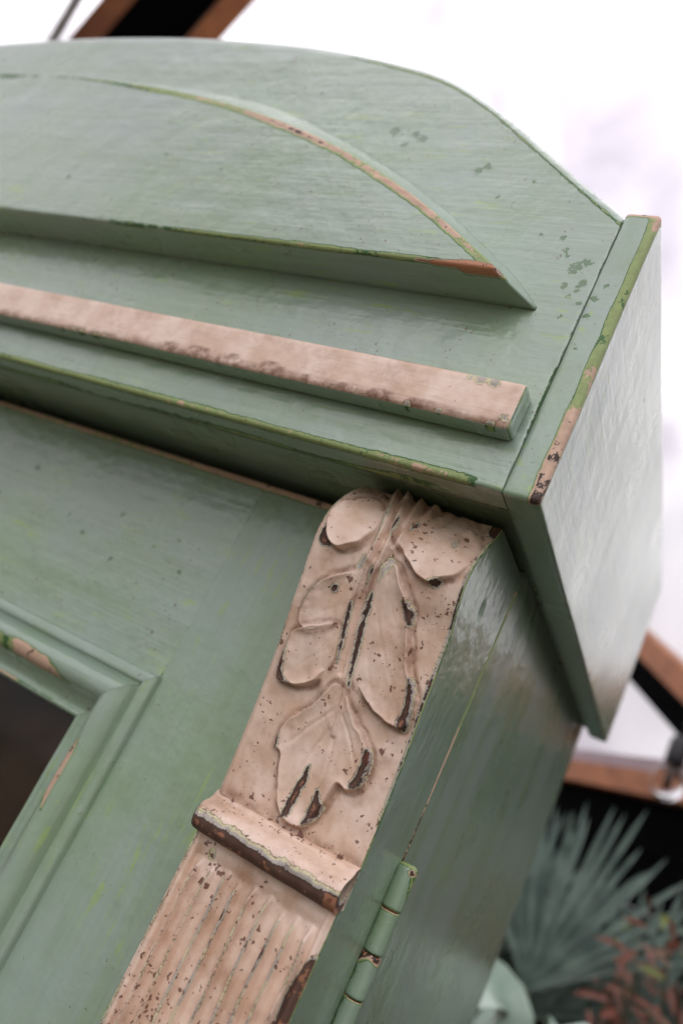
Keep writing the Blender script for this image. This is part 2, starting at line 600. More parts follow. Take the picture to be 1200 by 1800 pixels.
# crown fascia: one board with an arched top
xs = np.concatenate([np.linspace(-0.987, -0.40, 90)[:-1], np.linspace(-0.40, -0.12, 120)[:-1],
                     np.linspace(-0.12, 0.0055, 110), [0.0062, 0.0066, 0.0068]])
rings, wr = [], []
R1, R2 = 0.0018, 0.0080
for ci, x in enumerate(xs):
    zt = float(arch_top(x))
    shrink = {0: 0.0, len(xs) - 1: 0.0004, len(xs) - 2: 0.0002}.get(ci, 0.0)
    yf = YF + shrink
    pts = [(-0.094, 0.0), (-0.097, 0.0), (-0.102, 0.0), (-0.107, 0.0)]
    for a in np.linspace(0, math.pi / 2, 5):
        pts.append((yf + R1 - R1 * math.sin(a), R1 - R1 * math.cos(a)))
    z0, z1 = R1 + 0.0005, zt - R2
    n = 120
    f_ = np.linspace(0, 1, n)
    f_ = f_ - 0.10 * np.sin(2 * math.pi * f_) / (2 * math.pi) * 1.0
    for q in f_:
        pts.append((yf, z0 + (z1 - z0) * q))
    for a in np.linspace(0, math.pi / 2, 6)[1:]:
        pts.append((yf + R2 - R2 * math.cos(a), z1 + R2 * math.sin(a)))
    pts += [(-0.094, zt)]
    jig = 0.00018 if ci >= len(xs) - 4 else 0.0
    rings.append([(x + jig * math.sin(pz * 310 + 2 * math.sin(pz * 95)), py, pz) for py, pz in pts])
V, F = loft(rings)
top = arch_top(V[:, 0])
d_bot = np.where(V[:, 1] < YF + 0.0022, np.abs(V[:, 2] - 0.0009), 0.0009 + np.abs(V[:, 1] - YF - 0.002) * 1.0)
w_bot = 0.665 * sstep(0.0052, 0.0014, d_bot * (1 - 0.3 * wob(V, 70, 3))) * (1 + 0.13 * wob(V, 42, 4) + 0.10 * np.exp(-((V[:, 0] + 0.035) / 0.02) ** 2))
w_bot *= 1 - 0.5 * sstep(-0.013, 0.001, V[:, 0])
# rubbed back arris of the underside
w_un = 0.64 * sstep(0.0065, 0.001, np.abs(V[:, 1] + 0.0990 - 0.0015 * wob(V, 40, 71))) * (V[:, 2] < 0.001) * (1 + 0.38 * wob(V, 75, 5))
d_top = np.abs(V[:, 2] - (top - 0.0078))
pinkish = np.exp(-((V[:, 0] + 0.145) / 0.05) ** 2) * 0.16
w_top = (0.60 + pinkish) * sstep(0.0030, 0.0008, d_top) * (V[:, 1] < -0.1085) * (1 + 0.22 * wob(V, 55, 6))
w_top *= sstep(-0.30, -0.18, V[:, 0])
w_crk = 0.40 * sstep(0.0016, 0.0003, np.abs(V[:, 0] - 0.0066)) * (1 + 0.4 * wob(V, 80, 7))
FLAKES = [(-3.1, 121.4, 3.0), (-0.8, 123.9, 2.6), (-5.0, 118.5, 2.2), (1.6, 111.1, 2.0), (0.4, 107.5, 1.5), (-6.2, 108.9, 1.7),
          (-12.5, 130.0, 1.7), (-11.0, 126.5, 1.5), (-17.5, 137.3, 1.5), (-141, 203.6, 3.2), (-127, 201.5, 2.6),
          (-121, 198.8, 2.6), (-130, 194.2, 2.4), (-74.5, 180.4, 2.2), (-78.1, 177.2, 2.0), (-1.4, 92.1, 1.2),
          (-28.2, 137.8, 1.1), (-60, 160, 1.0), (-45, 172, 1.1), (-2.0, 103.5, 1.3), (4.0, 100.5, 1.2), (-300, 190, 1.6),
          (-210, 235, 1.4), (-33, 96, 1.0)]
fascia = finish("fascia_board", V, F, PAINT_X, cup,
                {'wear': np.clip(np.maximum.reduce([w_bot, w_un, w_top, w_crk]), 0, 1.1), 'flake': spots(V, FLAKES, 0, 2), 'pink': zeros(V)})

# raised segment panel on the fascia, bevelled along its arc
AP = [(-0.0303, 0.0945), (-0.0442, 0.1035), (-0.07, 0.1202), (-0.0997, 0.1375), (-0.1471, 0.1605), (-0.1953, 0.1785),
      (-0.2481, 0.1935), (-0.3029, 0.2050), (-0.3639, 0.2140), (-0.4309, 0.2205), (-0.49, 0.2225)]
BP = [(-0.0134, 0.0950), (-0.0320, 0.1120), (-0.0560, 0.1290), (-0.0850, 0.1490), (-0.1320, 0.1755), (-0.1810, 0.1990),
      (-0.2360, 0.2205), (-0.2950, 0.2340), (-0.3600, 0.2430), (-0.4290, 0.2500), (-0.49, 0.2520)]
tk = np.linspace(0, 1, len(AP))
tq = np.concatenate([np.linspace(0, 0.6, 170)[:-1], np.linspace(0.6, 1, 50)])
pa = np.stack([catmull(tq, tk, [p[i] for p in AP]) for i in (0, 1)], 1)
pb = np.stack([catmull(tq, tk, [p[i] for p in BP]) for i in (0, 1)], 1)
mir = lambda p: np.stack([2 * XC - p[::-1, 0], p[::-1, 1]], 1)[1:]
pa, pb = np.concatenate([pa, mir(pa)]), np.concatenate([pb, mir(pb)])
ZS, YP = 0.0929, -0.1375
rings, dA, dZ = [], [], []
for (xa, za), (xb, zb) in zip(pa, pb):
    ring = []
    for q in np.linspace(0, 1, 9)[:-1]:
        ring.append((xb + (xa - xb) * q, -0.1126 + (YP + 0.0015 + 0.1126) * q, ZS))
    ring.append((xa, YP + 0.0015, ZS)); ring.append((xa, YP + 0.0004, ZS + 0.0004))
    hgt = max(za - ZS, 0.0009)
    for q in np.linspace(0, 1, 46) ** 1.0:
        ring.append((xa, YP, ZS + min(0.0015, hgt * 0.4) + (hgt - 2 * min(0.0012, hgt * 0.3)) * q))
    for q in np.linspace(0, 1, 13)[0:]:
        sag = 0.0016 * math.sin(math.pi * q)
        ring.append((xa + (xb - xa) * q, YP + (-0.1126 - YP) * q - 0.0006 * math.sin(math.pi * min(1, q * 3)) + sag * 0.8,
                     za + (max(zb, ZS + 0.0003) - za) * q))
    rings.append(ring)
V, F = loft(rings)
k = len(rings[0])
rowid = np.tile(np.arange(k), len(rings))
arisA = np.repeat(pa[:, 1], k)
d1 = np.hypot(V[:, 2] - arisA, (V[:, 1] - YP) * 1.6)
w1 = (0.70 + 0.14 * np.exp(-((V[:, 0] + 0.17) / 0.08) ** 2)) * sstep(0.0078, 0.0022, d1 * (1 - 0.3 * wob(V, 45, 8)))
w1 *= (1 + 0.16 * wob(V, 70, 9)) * (0.80 + 0.20 * sstep(-0.42, -0.24, V[:, 0])) * np.where(rowid >= 56, 0.95, 1)
d2 = np.hypot(V[:, 2] - ZS, (V[:, 1] - YP) * 1.4)
w2 = 0.70 * sstep(0.0050, 0.0016, d2 * (1 - 0.3 * wob(V, 50, 10))) * (1 + 0.25 * wob(V, 55, 11))
w2 *= (0.55 + 0.45 * sstep(-0.42, -0.16, V[:, 0]))
tip = 1.06 * sstep(-0.080, -0.070, V[:, 0]) * sstep(1.25, 0.85, np.abs(V[:, 2] - ZS - 0.0003) / (0.0003 + 0.0025 * sstep(-0.080, -0.036, V[:, 0])) + 0.25 * wob(V, 170, 61)) * sstep(0.0002, -0.0006, V[:, 1] + 0.1372 - 0.0055 * sstep(-0.078, -0.034, V[:, 0]))
panel = finish("raised_panel", V, F, PAINT_X, fascia,
               {'wear': np.clip(np.maximum.reduce([w1, w2, tip]), 0, 1.1),
                'flake': spots(V, [(-60, 118, 1.4), (-270, 150, 1.6), (-340, 125, 2.0), (-220, 140, 1.3)], 0, 2), 'pink': zeros(V)})

# pink strip across the fascia
CH = [(-18, 44.2, 3.6), (-12, 43.6, 3.2), (-23, 44.6, 2.4), (-1, 27.7, 2.2), (-5.8, 23.5, 2.4), (-46, 24.2, 1.8), (-30, 24.6, 1.8)]
BR = [(-192, 27, 2.6), (-172, 27.5, 3.0), (-150, 26.5, 3.4), (-124, 27, 3.0), (-100, 26, 2.2), (-60, 25.5, 3.0), (-40, 25, 3.2), (-78, 25.5, 2.4)]


def strip_wear(V, e):
    w = edge_wear(V, e, 0.40, 0.0022, 0.4, 90, 12)
    w = np.maximum(w, 0.66 * np.clip(spots(V, CH, 0, 2) * 1.35, 0, 1) ** 1.0 * (V[:, 1] < -0.119))
    low = 0.41 * sstep(0.0290, 0.0255, V[:, 2]) * (1 + 0.24 * wob(V, 65, 13))
    w = np.maximum(w, low * (V[:, 1] < -0.120))
    end = 0.62 * sstep(-0.0030, 0.0005, V[:, 0]) * sstep(0.0018, 0.0002, e) * (1 + 0.3 * wob(V, 300, 5))
    return np.maximum(w, end)


def strip_pink(V):
    p = np.ones(len(V))
    p *= 1 - sstep(0.0242, 0.0232, V[:, 2]) * sstep(-0.1240, -0.1225, V[:, 1])
    p *= 1 - sstep(0.0010, 0.0024, V[:, 0])
    return p


xs_ = np.concatenate([np.linspace(-0.983, -0.30, 90), np.linspace(-0.297, -0.003, 190), [-0.001, 0.0004, 0.0016, 0.0024, 0.003]])
xs_[0] = -0.983
strip = board("moulding_strip", (-0.983, -0.1243, 0.0228), (0.003, -0.1122, 0.0467), PAINT_X, fascia, r=0.0030, step=0.0013,
      wearf=strip_wear, pinkf=strip_pink, xs=xs_,
      dispf=lambda V: V + np.stack([np.zeros(len(V)), 0.00035 * wob(V, 60, 14), 0.0004 * wob(V, 40, 15)], 1))

sv = np.empty(len(strip.data.vertices) * 3, np.float32)
strip.data.vertices.foreach_get("co", sv)
sv = sv.reshape(-1, 3).astype(float)
gr_ = 0.75 * sstep(0.0292, 0.0258, sv[:, 2]) * (1 + 0.3 * wob(sv, 50, 81))
for u_, v_, r_ in BR:
    gr_ = np.maximum(gr_, 1.2 * sstep(1.3, 0.9, np.hypot((sv[:, 0] * 1000 - u_) * 0.42, sv[:, 2] * 1000 - v_) / r_ + 0.15 * wob(sv, 400, 82)))
strip.data.attributes.new('grime', 'FLOAT', 'POINT').data.foreach_set("value", np.clip(gr_, 0, 1.2).astype(np.float32))

# crown ends: flat boards whose front edges sit flush with the fascia
def end_wear(V, e):
    d = np.where(V[:, 1] < -0.1128 + 0.004, np.abs(0.0235 - V[:, 0]), 9)
    d = np.minimum(d, np.where(V[:, 0] > 0.020, (V[:, 1] + 0.113) * 2.2, 9))
    lvl = 0.66 + 0.20 * sstep(0.075, 0.055, V[:, 2]) - 0.18 * np.exp(-((V[:, 2] - 0.052) / 0.006) ** 2) \
        + 0.035 * sstep(0.022, 0.012, V[:, 2]) + 0.1 * sstep(0.142, 0.15, V[:, 2])
    w = lvl * sstep(0.0068, 0.0040, d * (1 - 0.18 * wob(V, 90, 16))) * (1 + 0.07 * wob(V, 160, 17))
    wt = 0.86 * sstep(0.0042, 0.0020, np.abs(0.157 - V[:, 2])) * (V[:, 1] < -0.107)
    return np.maximum.reduce([w, wt, edge_wear(V, e, 0.30, 0.002, 0.5, 80, 18)])


ys_ = np.concatenate([[-0.113, -0.1121, -0.111, -0.110], np.linspace(-0.108, -0.09, 12), np.linspace(-0.086, 0.353, 90), [0.355]])
xs2 = np.concatenate([[0.0070, 0.0073, 0.0078], np.linspace(0.0093, 0.0205, 14), [0.0214, 0.0225, 0.0231, 0.0235]])
board("crown_end", (0.0070, -0.113, -0.001), (0.0235, 0.355, 0.157), PAINT_Y, cup, r=0.0022, step=0.0020,
      wearf=end_wear, ys=ys_, xs=xs2, flakef=lambda V: spots(V, [(10.1, 104.2, 1.8), (9.9, 93.6, 1.6), (10.8, 76.7, 1.5), (12.5, 112, 1.0)], 0, 2),
      dispf=lambda V: V + np.stack([0.0006 * wob(V, 22, 19), np.zeros(len(V)), 0.0005 * wob(V, 30, 20)], 1))
board("crown_end", (-1.0035, -0.113, -0.001), (-0.9873, 0.355, 0.157), PAINT_Y, cup, r=0.0022, step=0.012)
board("soffit", (-0.9865, -0.0937, 0.0050), (0.0068, 0.354, 0.0180), PAINT_X, cup, r=0.001, step=0.008,
      wearf=lambda V, e: zeros(V))
board("crown_top", (-0.9865, -0.0937, 0.132), (0.0068, 0.354, 0.146), PAINT_X, cup, r=0.001, step=0.03)

# carcass
def side_wear(V, e):
    w = edge_wear(V, e, 0.25, 0.002, 0.4, 40, 21)
    fr = 0.80 * sstep(0.0022, 0.0010, np.abs(V[:, 1] + 0.0118)) * (V[:, 0] > -0.004) * (1 + 0.2 * wob(V, 60, 22))
    return np.maximum(w, fr * (V[:, 2] < -0.006))


zside = np.concatenate([np.linspace(-0.795, -0.32, 30), np.linspace(-0.31, 0.0045, 130)])
yside = np.concatenate([[-0.0118, -0.0114, -0.0108, -0.010, -0.009], np.linspace(-0.006, 0.354, 60), [0.355]])
board("side_panel", (-0.018, -0.0118, -0.795), (0.0, 0.355, 0.0045), PAINT_Z, cup, r=0.0008, zs=zside, ys=yside, wearf=side_wear,
      dispf=lambda V: V + np.stack([0.0007 * wob(V, 14, 23), np.zeros(len(V)), np.zeros(len(V))], 1) * (V[:, :1] > -0.009))
board("side_panel", (-0.98, -0.0118, -0.795), (-0.962, 0.355, 0.0045), PAINT_Z, cup, r=0.0008, step=0.02)
board("back_panel", (-0.9615, 0.335, -0.795), (-0.0185, 0.350, 0.0045), INSIDE, cup, r=0.001, step=0.1)
board("base_panel", (-0.9615, -0.0118, -0.795), (-0.0185, 0.3345, -0.765), PAINT_X, cup, r=0.001, step=0.05)
board("shelf", (-0.9615, 0.03, -0.42), (-0.0185, 0.3345, -0.40), INSIDE, cup, r=0.001, step=0.1)

# right door: stile, rails, moulding, glass
def top_wear(V, e):
    w = edge_wear(V, e, 0.22, 0.002, 0.5, 60, 24)
    t = 0.82 * sstep(0.0050, 0.0034, np.hypot(V[:, 2] + 0.0020, (V[:, 1] + 0.04)) * (1 - 0.22 * wob(V, 40, 25))) * (1 + 0.06 * wob(V, 60, 26))
    w = np.maximum(w, 0.40 * sstep(0.0016, 0.0003, np.abs(V[:, 0] + 0.1536)) * (1 + 0.3 * wob(V, 70, 29)))
    return np.maximum(w, t)


FL_DOOR = [(-x, -z, r) for x, z, r in ((330, 40, 2.2), (240, 50, 1.8), (205, 62, 1.2),
                                      (190, 52, 1.8), (178, 70, 1.5), (262, 70, 1.5), (280, 62, 1.5), (230, 78, 1.4), (350, 66, 1.6))]
xr = np.concatenate([[-0.49], np.linspace(-0.488, -0.36, 20), np.linspace(-0.357, -0.1545, 110), [-0.1540, -0.1533]])
zr = np.concatenate([[-0.150], np.linspace(-0.148, -0.0055, 70), [-0.0045, -0.0035, -0.0027, -0.002]])
board("door_rail", (-0.49, -0.0401, -0.150), (-0.1533, -0.0135, -0.002), PAINT_X, cup, r=0.0003, xs=xr, zs=zr, wearf=top_wear,
      flakef=lambda V: spots(V, FL_DOOR, 0, 2))
xst = np.concatenate([[-0.1535, -0.1532, -0.1527], np.linspace(-0.1515, -0.003, 75), [-0.002]])
zst = np.concatenate([np.linspace(-0.79, -0.34, 25), np.linspace(-0.335, -0.0055, 140), [-0.0045, -0.0035, -0.0027, -0.002]])
board("door_stile", (-0.1535, -0.04, -0.790), (-0.002, -0.0135, -0.002), PAINT_Z, cup, r=0.0005, xs=xst, zs=zst, wearf=top_wear)
board("door_stile", (-0.4895, -0.04, -0.790), (-0.425, -0.0135, -0.1505), PAINT_Z, cup, r=0.0012, step=0.02)
board("door_rail", (-0.4245, -0.04, -0.790), (-0.154, -0.0135, -0.700), PAINT_X, cup, r=0.0012, step=0.02)

PROF = [(0.0, 0.0), (0.0004, 0.0030), (0.0015, 0.0042), (0.0060, 0.0048), (0.0076, 0.0044), (0.0084, 0.0020), (0.0096, 0.0022),
        (0.0112, 0.0058), (0.0138, 0.0082), (0.0172, 0.0096), (0.0208, 0.0096), (0.0240, 0.0082), (0.0262, 0.0062), (0.0270, 0.0040),
        (0.0282, 0.0020), (0.0302, -0.0004), (0.0330, -0.0030), (0.0362, -0.0048), (0.0382, -0.0050), (0.0396, -0.0036), (0.0414, -0.0034),
        (0.0428, -0.0048), (0.0436, -0.0080), (0.0440, -0.0180)]
PS = np.array(PROF)
tt = np.linspace(0, len(PS) - 1, 70)
PS = np.stack([np.interp(tt, np.arange(len(PS)), PS[:, i]) for i in (0, 1)], 1)
PS[1:-1] = (PS[:-2] + 2 * PS[1:-1] + PS[2:]) / 4
XW, ZW, XW2, ZW2 = -0.1522, -0.1266, -0.4265, -0.7025
YD = -0.0401
FX, FZ = 0.0445 / 0.0440, 0.0412 / 0.0440
MCH = [(-270, -139.5, 6.5), (-262, -141, 5), (-245, -141, 5), (-236, -143, 5.5), (-226, -145, 5), (-216, -147, 4), (-208, -149, 3),
       (-177, -186, 5.0), (-178, -193, 5.0), (-179, -200, 4.0)]


def moulding(kind):
    rings = []
    if kind in ('top', 'bottom'):
        tl_ = np.concatenate([np.linspace(0, 0.6, 60)[:-1], np.linspace(0.6, 1, 110)])
    else:
        tl_ = np.concatenate([np.linspace(0, 0.3, 110)[:-1], np.linspace(0.3, 1, 50)])
    for t in tl_:
        ring = []
        for s_, h_ in PS:
            if kind == 'top':
                x0, x1 = XW2 + s_ * FX, XW - s_ * FX - 0.00012
                ring.append((x0 + (x1 - x0) * t, YD - h_, ZW - s_ * FZ))
            elif kind == 'bottom':
                x0, x1 = XW2 + s_ * FX, XW - s_ * FX
                ring.append((x0 + (x1 - x0) * t, YD - h_, ZW2 + s_ * FZ))
            elif kind == 'right':
                z0, z1 = ZW - s_ * FZ - 0.00012, ZW2 + s_ * FZ
                ring.append((XW - s_ * FX, YD - h_, z0 + (z1 - z0) * t))
            else:
                z0, z1 = ZW - s_ * FZ, ZW2 + s_ * FZ
                ring.append((XW2 + s_ * FX, YD - h_, z0 + (z1 - z0) * t))
        s9 = PS[-1][0]
        ring += [(ring[-1][0], YD + 0.021, ring[-1][2]), (ring[0][0], YD + 0.021, ring[0][2])] if False else []
        rings.append(ring)
    V, F = loft(rings, closed=False, caps=False)
    s_ = np.tile(PS[:, 0], len(rings))
    ridge = 0.40 * np.exp(-((s_ - 0.0255) / 0.0018) ** 2) + 0.38 * np.exp(-((s_ - 0.0405) / 0.0012) ** 2) + 0.33 * np.exp(-((s_ - 0.0075) / 0.0012) ** 2)
    w = ridge * (1 + 0.5 * wob(V, 55, 26))
    rag = 0.0016 * wob(V, 130, 62) + 0.0010 * wob(V, 330, 63)
    inband = sstep(0.0165, 0.0190, s_ + rag) * sstep(0.0285, 0.0268, s_ + rag * 0.3)
    if kind == 'top':
        w = np.maximum(w, 0.86 * inband * sstep(-0.196, -0.212, V[:, 0] + (0.0265 - s_) * 2.6 + rag * 3) * (1 - 0.32 * np.exp(-((V[:, 0] + 0.259) / 0.006) ** 2)))
    if kind == 'right':
        w = np.maximum(w, 0.86 * sstep(0.0185, 0.0205, s_ + rag) * sstep(0.0285, 0.0268, s_) * sstep(-0.176, -0.180, V[:, 2] + rag * 2 + (s_ - 0.024) * 1.5) * sstep(-0.211, -0.205, V[:, 2] + rag * 2 - (s_ - 0.024) * 1.5))
    if kind == 'right':
        run = 0.80 * sstep(0.0016, 0.0006, np.abs(s_ - 0.0262)) * sstep(-0.196, -0.21, V[:, 2]) * (1 + 0.15 * wob(V, 70, 27))
        w = np.maximum(w, run)
    if kind == 'top':
        run = 0.74 * sstep(0.0014, 0.0005, np.abs(s_ - 0.0408)) * sstep(-0.235, -0.25, V[:, 0]) * (1 + 0.2 * wob(V, 80, 27))
        w = np.maximum(w, run)
    V = V + np.stack([np.zeros(len(V)), 0.0003 * wob(V, 70, 28), np.zeros(len(V))], 1)
    o = finish("window_moulding", V, F, PAINT_X if kind in ('top', 'bottom') else PAINT_Z, cup,
               {'wear': np.clip(w, 0, 1), 'flake': zeros(V), 'pink': zeros(V)})
    return o


for kd in ('top', 'right', 'bottom', 'left'):
    moulding(kd)

gl = NT("old_window_glass")
gtr = gl.n("ShaderNodeBsdfTransparent"); gtr.inputs[0].default_value = (0.86, 0.88, 0.86, 1)
ggl = gl.n("ShaderNodeBsdfGlossy"); ggl.inputs["Roughness"].default_value = 0.04
fr = gl.n("ShaderNodeFresnel"); fr.inputs[0].default_value = 1.45
gm = gl.n("ShaderNodeMixShader")
bpn = gl.n("ShaderNodeBump"); bpn.inputs["Distance"].default_value = 0.002
gl.put(bpn.inputs["Height"], gl.noise(gl.coords(), 9, 2))
gl.put(ggl.inputs["Normal"], bpn.outputs[0])
gl.put(gm.inputs[0], fr.outputs[0])
gl.put(gm.inputs[1], gtr.outputs[0])
gl.put(gm.inputs[2], ggl.outputs[0])
gdu = gl.n("ShaderNodeBsdfDiffuse"); gdu.inputs[0].default_value = lin(120, 92, 74)
gm3 = gl.n("ShaderNodeMixShader")
gl.put(gm3.inputs[0], gl.mapr(gl.noise(gl.coords(), 16, 4, 0.6, 0.5), 0.35, 0.75, 0.02, 0.16))
gl.put(gm3.inputs[1], gm.outputs[0])
gl.put(gm3.inputs[2], gdu.outputs[0])
gl.put(gl.out.inputs["Surface"], gm3.outputs[0])
board("glass_pane", (-0.4240, -0.0225, -0.6995), (-0.1545, -0.0195, -0.1510), gl.mat, cup, r=0.0004, step=0.2)

# left door, seen only past the meeting edge
board("door_rail", (-0.826, -0.04, -0.150), (-0.4902, -0.0135, -0.002), PAINT_X, cup, r=0.0012, step=0.012)
board("door_rail", (-0.826, -0.04, -0.790), (-0.4902, -0.0135, -0.700), PAINT_X, cup, r=0.0012, step=0.02)
board("door_stile", (-0.979, -0.04, -0.790), (-0.8265, -0.0135, -0.002), PAINT_Z, cup, r=0.0012, step=0.02)
board("door_stile", (-0.555, -0.04, -0.6995), (-0.4905, -0.0135, -0.1505), PAINT_Z, cup, r=0.0012, step=0.02)
board("glass_pane", (-0.8260, -0.0225, -0.6995), (-0.5555, -0.0195, -0.1510), gl.mat, cup, r=0.0004, step=0.2)

# ------------------------------------------------------------------ carved pilaster
W = 0.075
CZ = -np.array([0, .007, .015, .023, .033, .045, .055, .07, .09, .11, .13, .15, .160, .17])
CYL = -np.array([.076, .084, .0905, .0945, .096, .0935, .0905, .0862, .080, .0752, .0715, .0682, .067, .067])
CYR = -np.array([.072, .0755, .081, .0855, .0875, .084, .079, .0755, .0725, .068, .065, .063, .0625, .0625])


def ysurf(x, z):
    a = np.clip(-x / W, 0, 1)
    return catmull(z, CZ, CYR) * (1 - a) + catmull(z, CZ, CYL) * a


def sdf(px, pz, poly):
    """signed distance in mm, positive inside"""
    P = np.array(poly, float)
    d = np.full(px.shape, 1e9)
    ins = np.zeros(px.shape, bool)
    n = len(P)
    for i in range(n):
        a, b = P[i], P[(i + 1) % n]
        e = b - a
        wx, wz = px - a[0], pz - a[1]
        t = np.clip((wx * e[0] + wz * e[1]) / (e @ e + 1e-9), 0, 1)
        d = np.minimum(d, np.hypot(wx - t * e[0], wz - t * e[1]))
        c = ((a[1] > pz) != (b[1] > pz))
        xc_ = (b[0] - a[0]) * (pz - a[1]) / (b[1] - a[1] + 1e-12) + a[0]
        ins ^= c & (px < xc_)
    return np.where(ins, d, -d)


def smooth_poly(poly, it=2):
    P = np.array(poly, float)
    for _ in range(it):
        Q = np.roll(P, -1, 0)
        P = np.stack([P * 0.75 + Q * 0.25, P * 0.25 + Q * 0.75], 1).reshape(-1, 2)
    return P


def polyline_d(px, pz, pts):
    d = np.full(px.shape, 1e9)
    tt = np.zeros(px.shape)
    P = np.array(pts, float)
    for i in range(len(P) - 1):
        a, e = P[i], P[i + 1] - P[i]
        t = np.clip(((px - a[0]) * e[0] + (pz - a[1]) * e[1]) / (e @ e), 0, 1)
        q = np.hypot(px - a[0] - t * e[0], pz - a[1] - t * e[1])
        m = q < d
        d = np.where(m, q, d)
        tt = np.where(m, (i + t) / (len(P) - 1), tt)
    return d, tt

LOBES = {
    'lobe_ul': [(-69.0, -13.8), (-71.8, -19.5), (-71.6, -27.1), (-69.8, -33.0), (-66.6, -38.4), (-62.4, -41.1), (-55.9, -39.4), (-50.9, -34.9), (-48.2, -28.6), (-48.0, -20.2), (-52.0, -10.6), (-61.4, -6.3)],
    'lobe_ml': [(-44.3, -40.6), (-49.3, -46.4), (-55.5, -49.8), (-61.5, -53.8), (-65.9, -59.4), (-67.6, -64.9), (-68.3, -71.0), (-68.0, -76.5), (-64.8, -79.8), (-56.4, -77.9), (-48.0, -69.4), (-45.2, -57.8), (-43.3, -46.9)],
    'lobe_ll': [(-48.0, -69.4), (-57.8, -74.5), (-65.4, -78.2), (-68.3, -81.1), (-69.0, -88.0), (-69.2, -96.2), (-68.7, -104.0), (-63.8, -104.5), (-58.0, -103.5), (-52.5, -102.0), (-47.9, -97.0), (-45.2, -90.7), (-43.9, -81.0), (-44.6, -73.3)],
    'lobe_ur': [(-46.8, -1.0), (-44.0, -13.6), (-39.5, -25.6), (-33.7, -31.3), (-27.2, -35.2), (-20.0, -39.6), (-13.7, -40.9), (-9.3, -37.5), (-3.1, -33.1), (-1.0, -23.8), (-3.0, -12.9), (-11.2, 0.3), (-27.4, 2.7)],
    'lobe_r': [(-39.0, -46.6), (-35.8, -38.5), (-30.7, -37.2), (-26.6, -43.5), (-22.0, -48.8), (-18.0, -52.7), (-16.5, -57.1), (-16.6, -61.8), (-13.4, -68.7), (-11.3, -76.9), (-6.1, -83.0), (-2.7, -90.0), (-2.5, -100.1), (-6.3, -102.3), (-13.6, -101.3), (-21.7, -98.4), (-27.2, -94.0), (-31.9, -93.1), (-34.5, -79.8), (-37.5, -62.7)],
    'leaf_low': [(-40.8, -94.2), (-44.4, -103.4), (-50.1, -111.1), (-54.7, -116.4), (-57.3, -122.1), (-57.0, -128.0), (-56.5, -131.8), (-52.9, -132.1), (-51.3, -137.9), (-49.0, -144.7), (-45.1, -151.9), (-42.0, -155.6), (-37.8, -157.7), (-32.0, -158.0), (-28.9, -154.9), (-26.5, -151.0), (-24.6, -143.9), (-22.9, -137.1), (-22.9, -133.5), (-20.9, -133.4), (-18.3, -134.9), (-14.0, -133.2), (-12.2, -127.6), (-12.3, -121.2), (-13.8, -116.3), (-17.1, -113.2), (-19.9, -109.8), (-24.1, -107.8), (-28.1, -103.1), (-31.4, -99.4), (-35.4, -94.5)],
}
WORN = {
    'crescent_ul': [(-72.6, -36.0), (-71.2, -42.0), (-64.0, -41.0), (-68.5, -36.8), (-71.5, -29.4)],
    'strip_ml': [(-62.2, -54.3), (-66.2, -58.7), (-68.5, -64.4), (-68.8, -70.4), (-68.3, -75.8), (-67.7, -71.0), (-66.6, -63.7), (-64.1, -58.5)],
    'strip_ll': [(-68.4, -80.9), (-69.2, -88.1), (-69.6, -96.9), (-68.4, -103.9), (-63.8, -104.2), (-58.8, -103.0), (-63.9, -102.1), (-66.4, -98.3), (-67.5, -90.7)],
    'stem_a': [(-46.0, -58.0), (-46.3, -64.8), (-44.9, -76.1), (-42.3, -87.7), (-42.5, -83.0), (-43.4, -72.8), (-44.3, -64.0)],
    'stem_b': [(-37.9, -50.0), (-38.9, -59.3), (-38.1, -70.8), (-36.5, -83.3), (-33.6, -95.4), (-33.3, -91.1), (-34.5, -79.8), (-36.2, -66.1), (-36.8, -57.2)],
    'stem_c': [(-42.2, -41.2), (-42.5, -46.6), (-42.1, -52.2), (-41.4, -48.2), (-40.8, -43.4)],
    'strip_r': [(-24.4, -49.2), (-20.1, -51.1), (-16.8, -54.7), (-16.7, -60.8), (-19.7, -57.9)],
    'strip_r2': [(-9.9, -78.9), (-5.8, -82.9), (-3.0, -93.4), (-2.8, -102.2), (-8.2, -101.0), (-6.7, -93.5), (-8.4, -85.3)],
    'tip_a': [(-38.2, -129.4), (-36.0, -137.7), (-37.0, -144.3), (-38.0, -156.8), (-41.4, -155.3), (-40.4, -143.6)],
    'tip_b': [(-30.8, -136.9), (-27.4, -142.2), (-24.7, -144.2), (-26.5, -150.8), (-31.4, -156.9), (-30.9, -147.8)],
    'crescent_lr': [(-17.1, -113.7), (-13.4, -116.6), (-12.2, -124.6), (-13.3, -131.6), (-18.5, -133.0), (-16.1, -125.1)],
    'small_l': [(-57.4, -122.4), (-57.3, -127.4), (-57.1, -131.8), (-54.4, -130.9), (-55.5, -125.3)],
    'dot_ur': [(-15.7, -40.1), (-13.0, -37.8), (-9.4, -37.3), (-10.5, -41.0), (-13.7, -41.7)],
    'dot_l': [(-57.8, -57.2), (-55.0, -54.3), (-53.6, -56.4), (-55.2, -59.9)],
    'ray_a': [(-50.2, -10.6), (-49.4, -14.3), (-46.8, -20.0), (-46.6, -18.2)],
    'ray_b': [(-41.7, -15.6), (-41.3, -21.3), (-40.2, -28.8), (-39.2, -26.1), (-39.9, -19.0)],
    'ray_c': [(-33.9, -11.9), (-34.6, -16.2), (-33.7, -22.4), (-32.9, -18.2)],
}
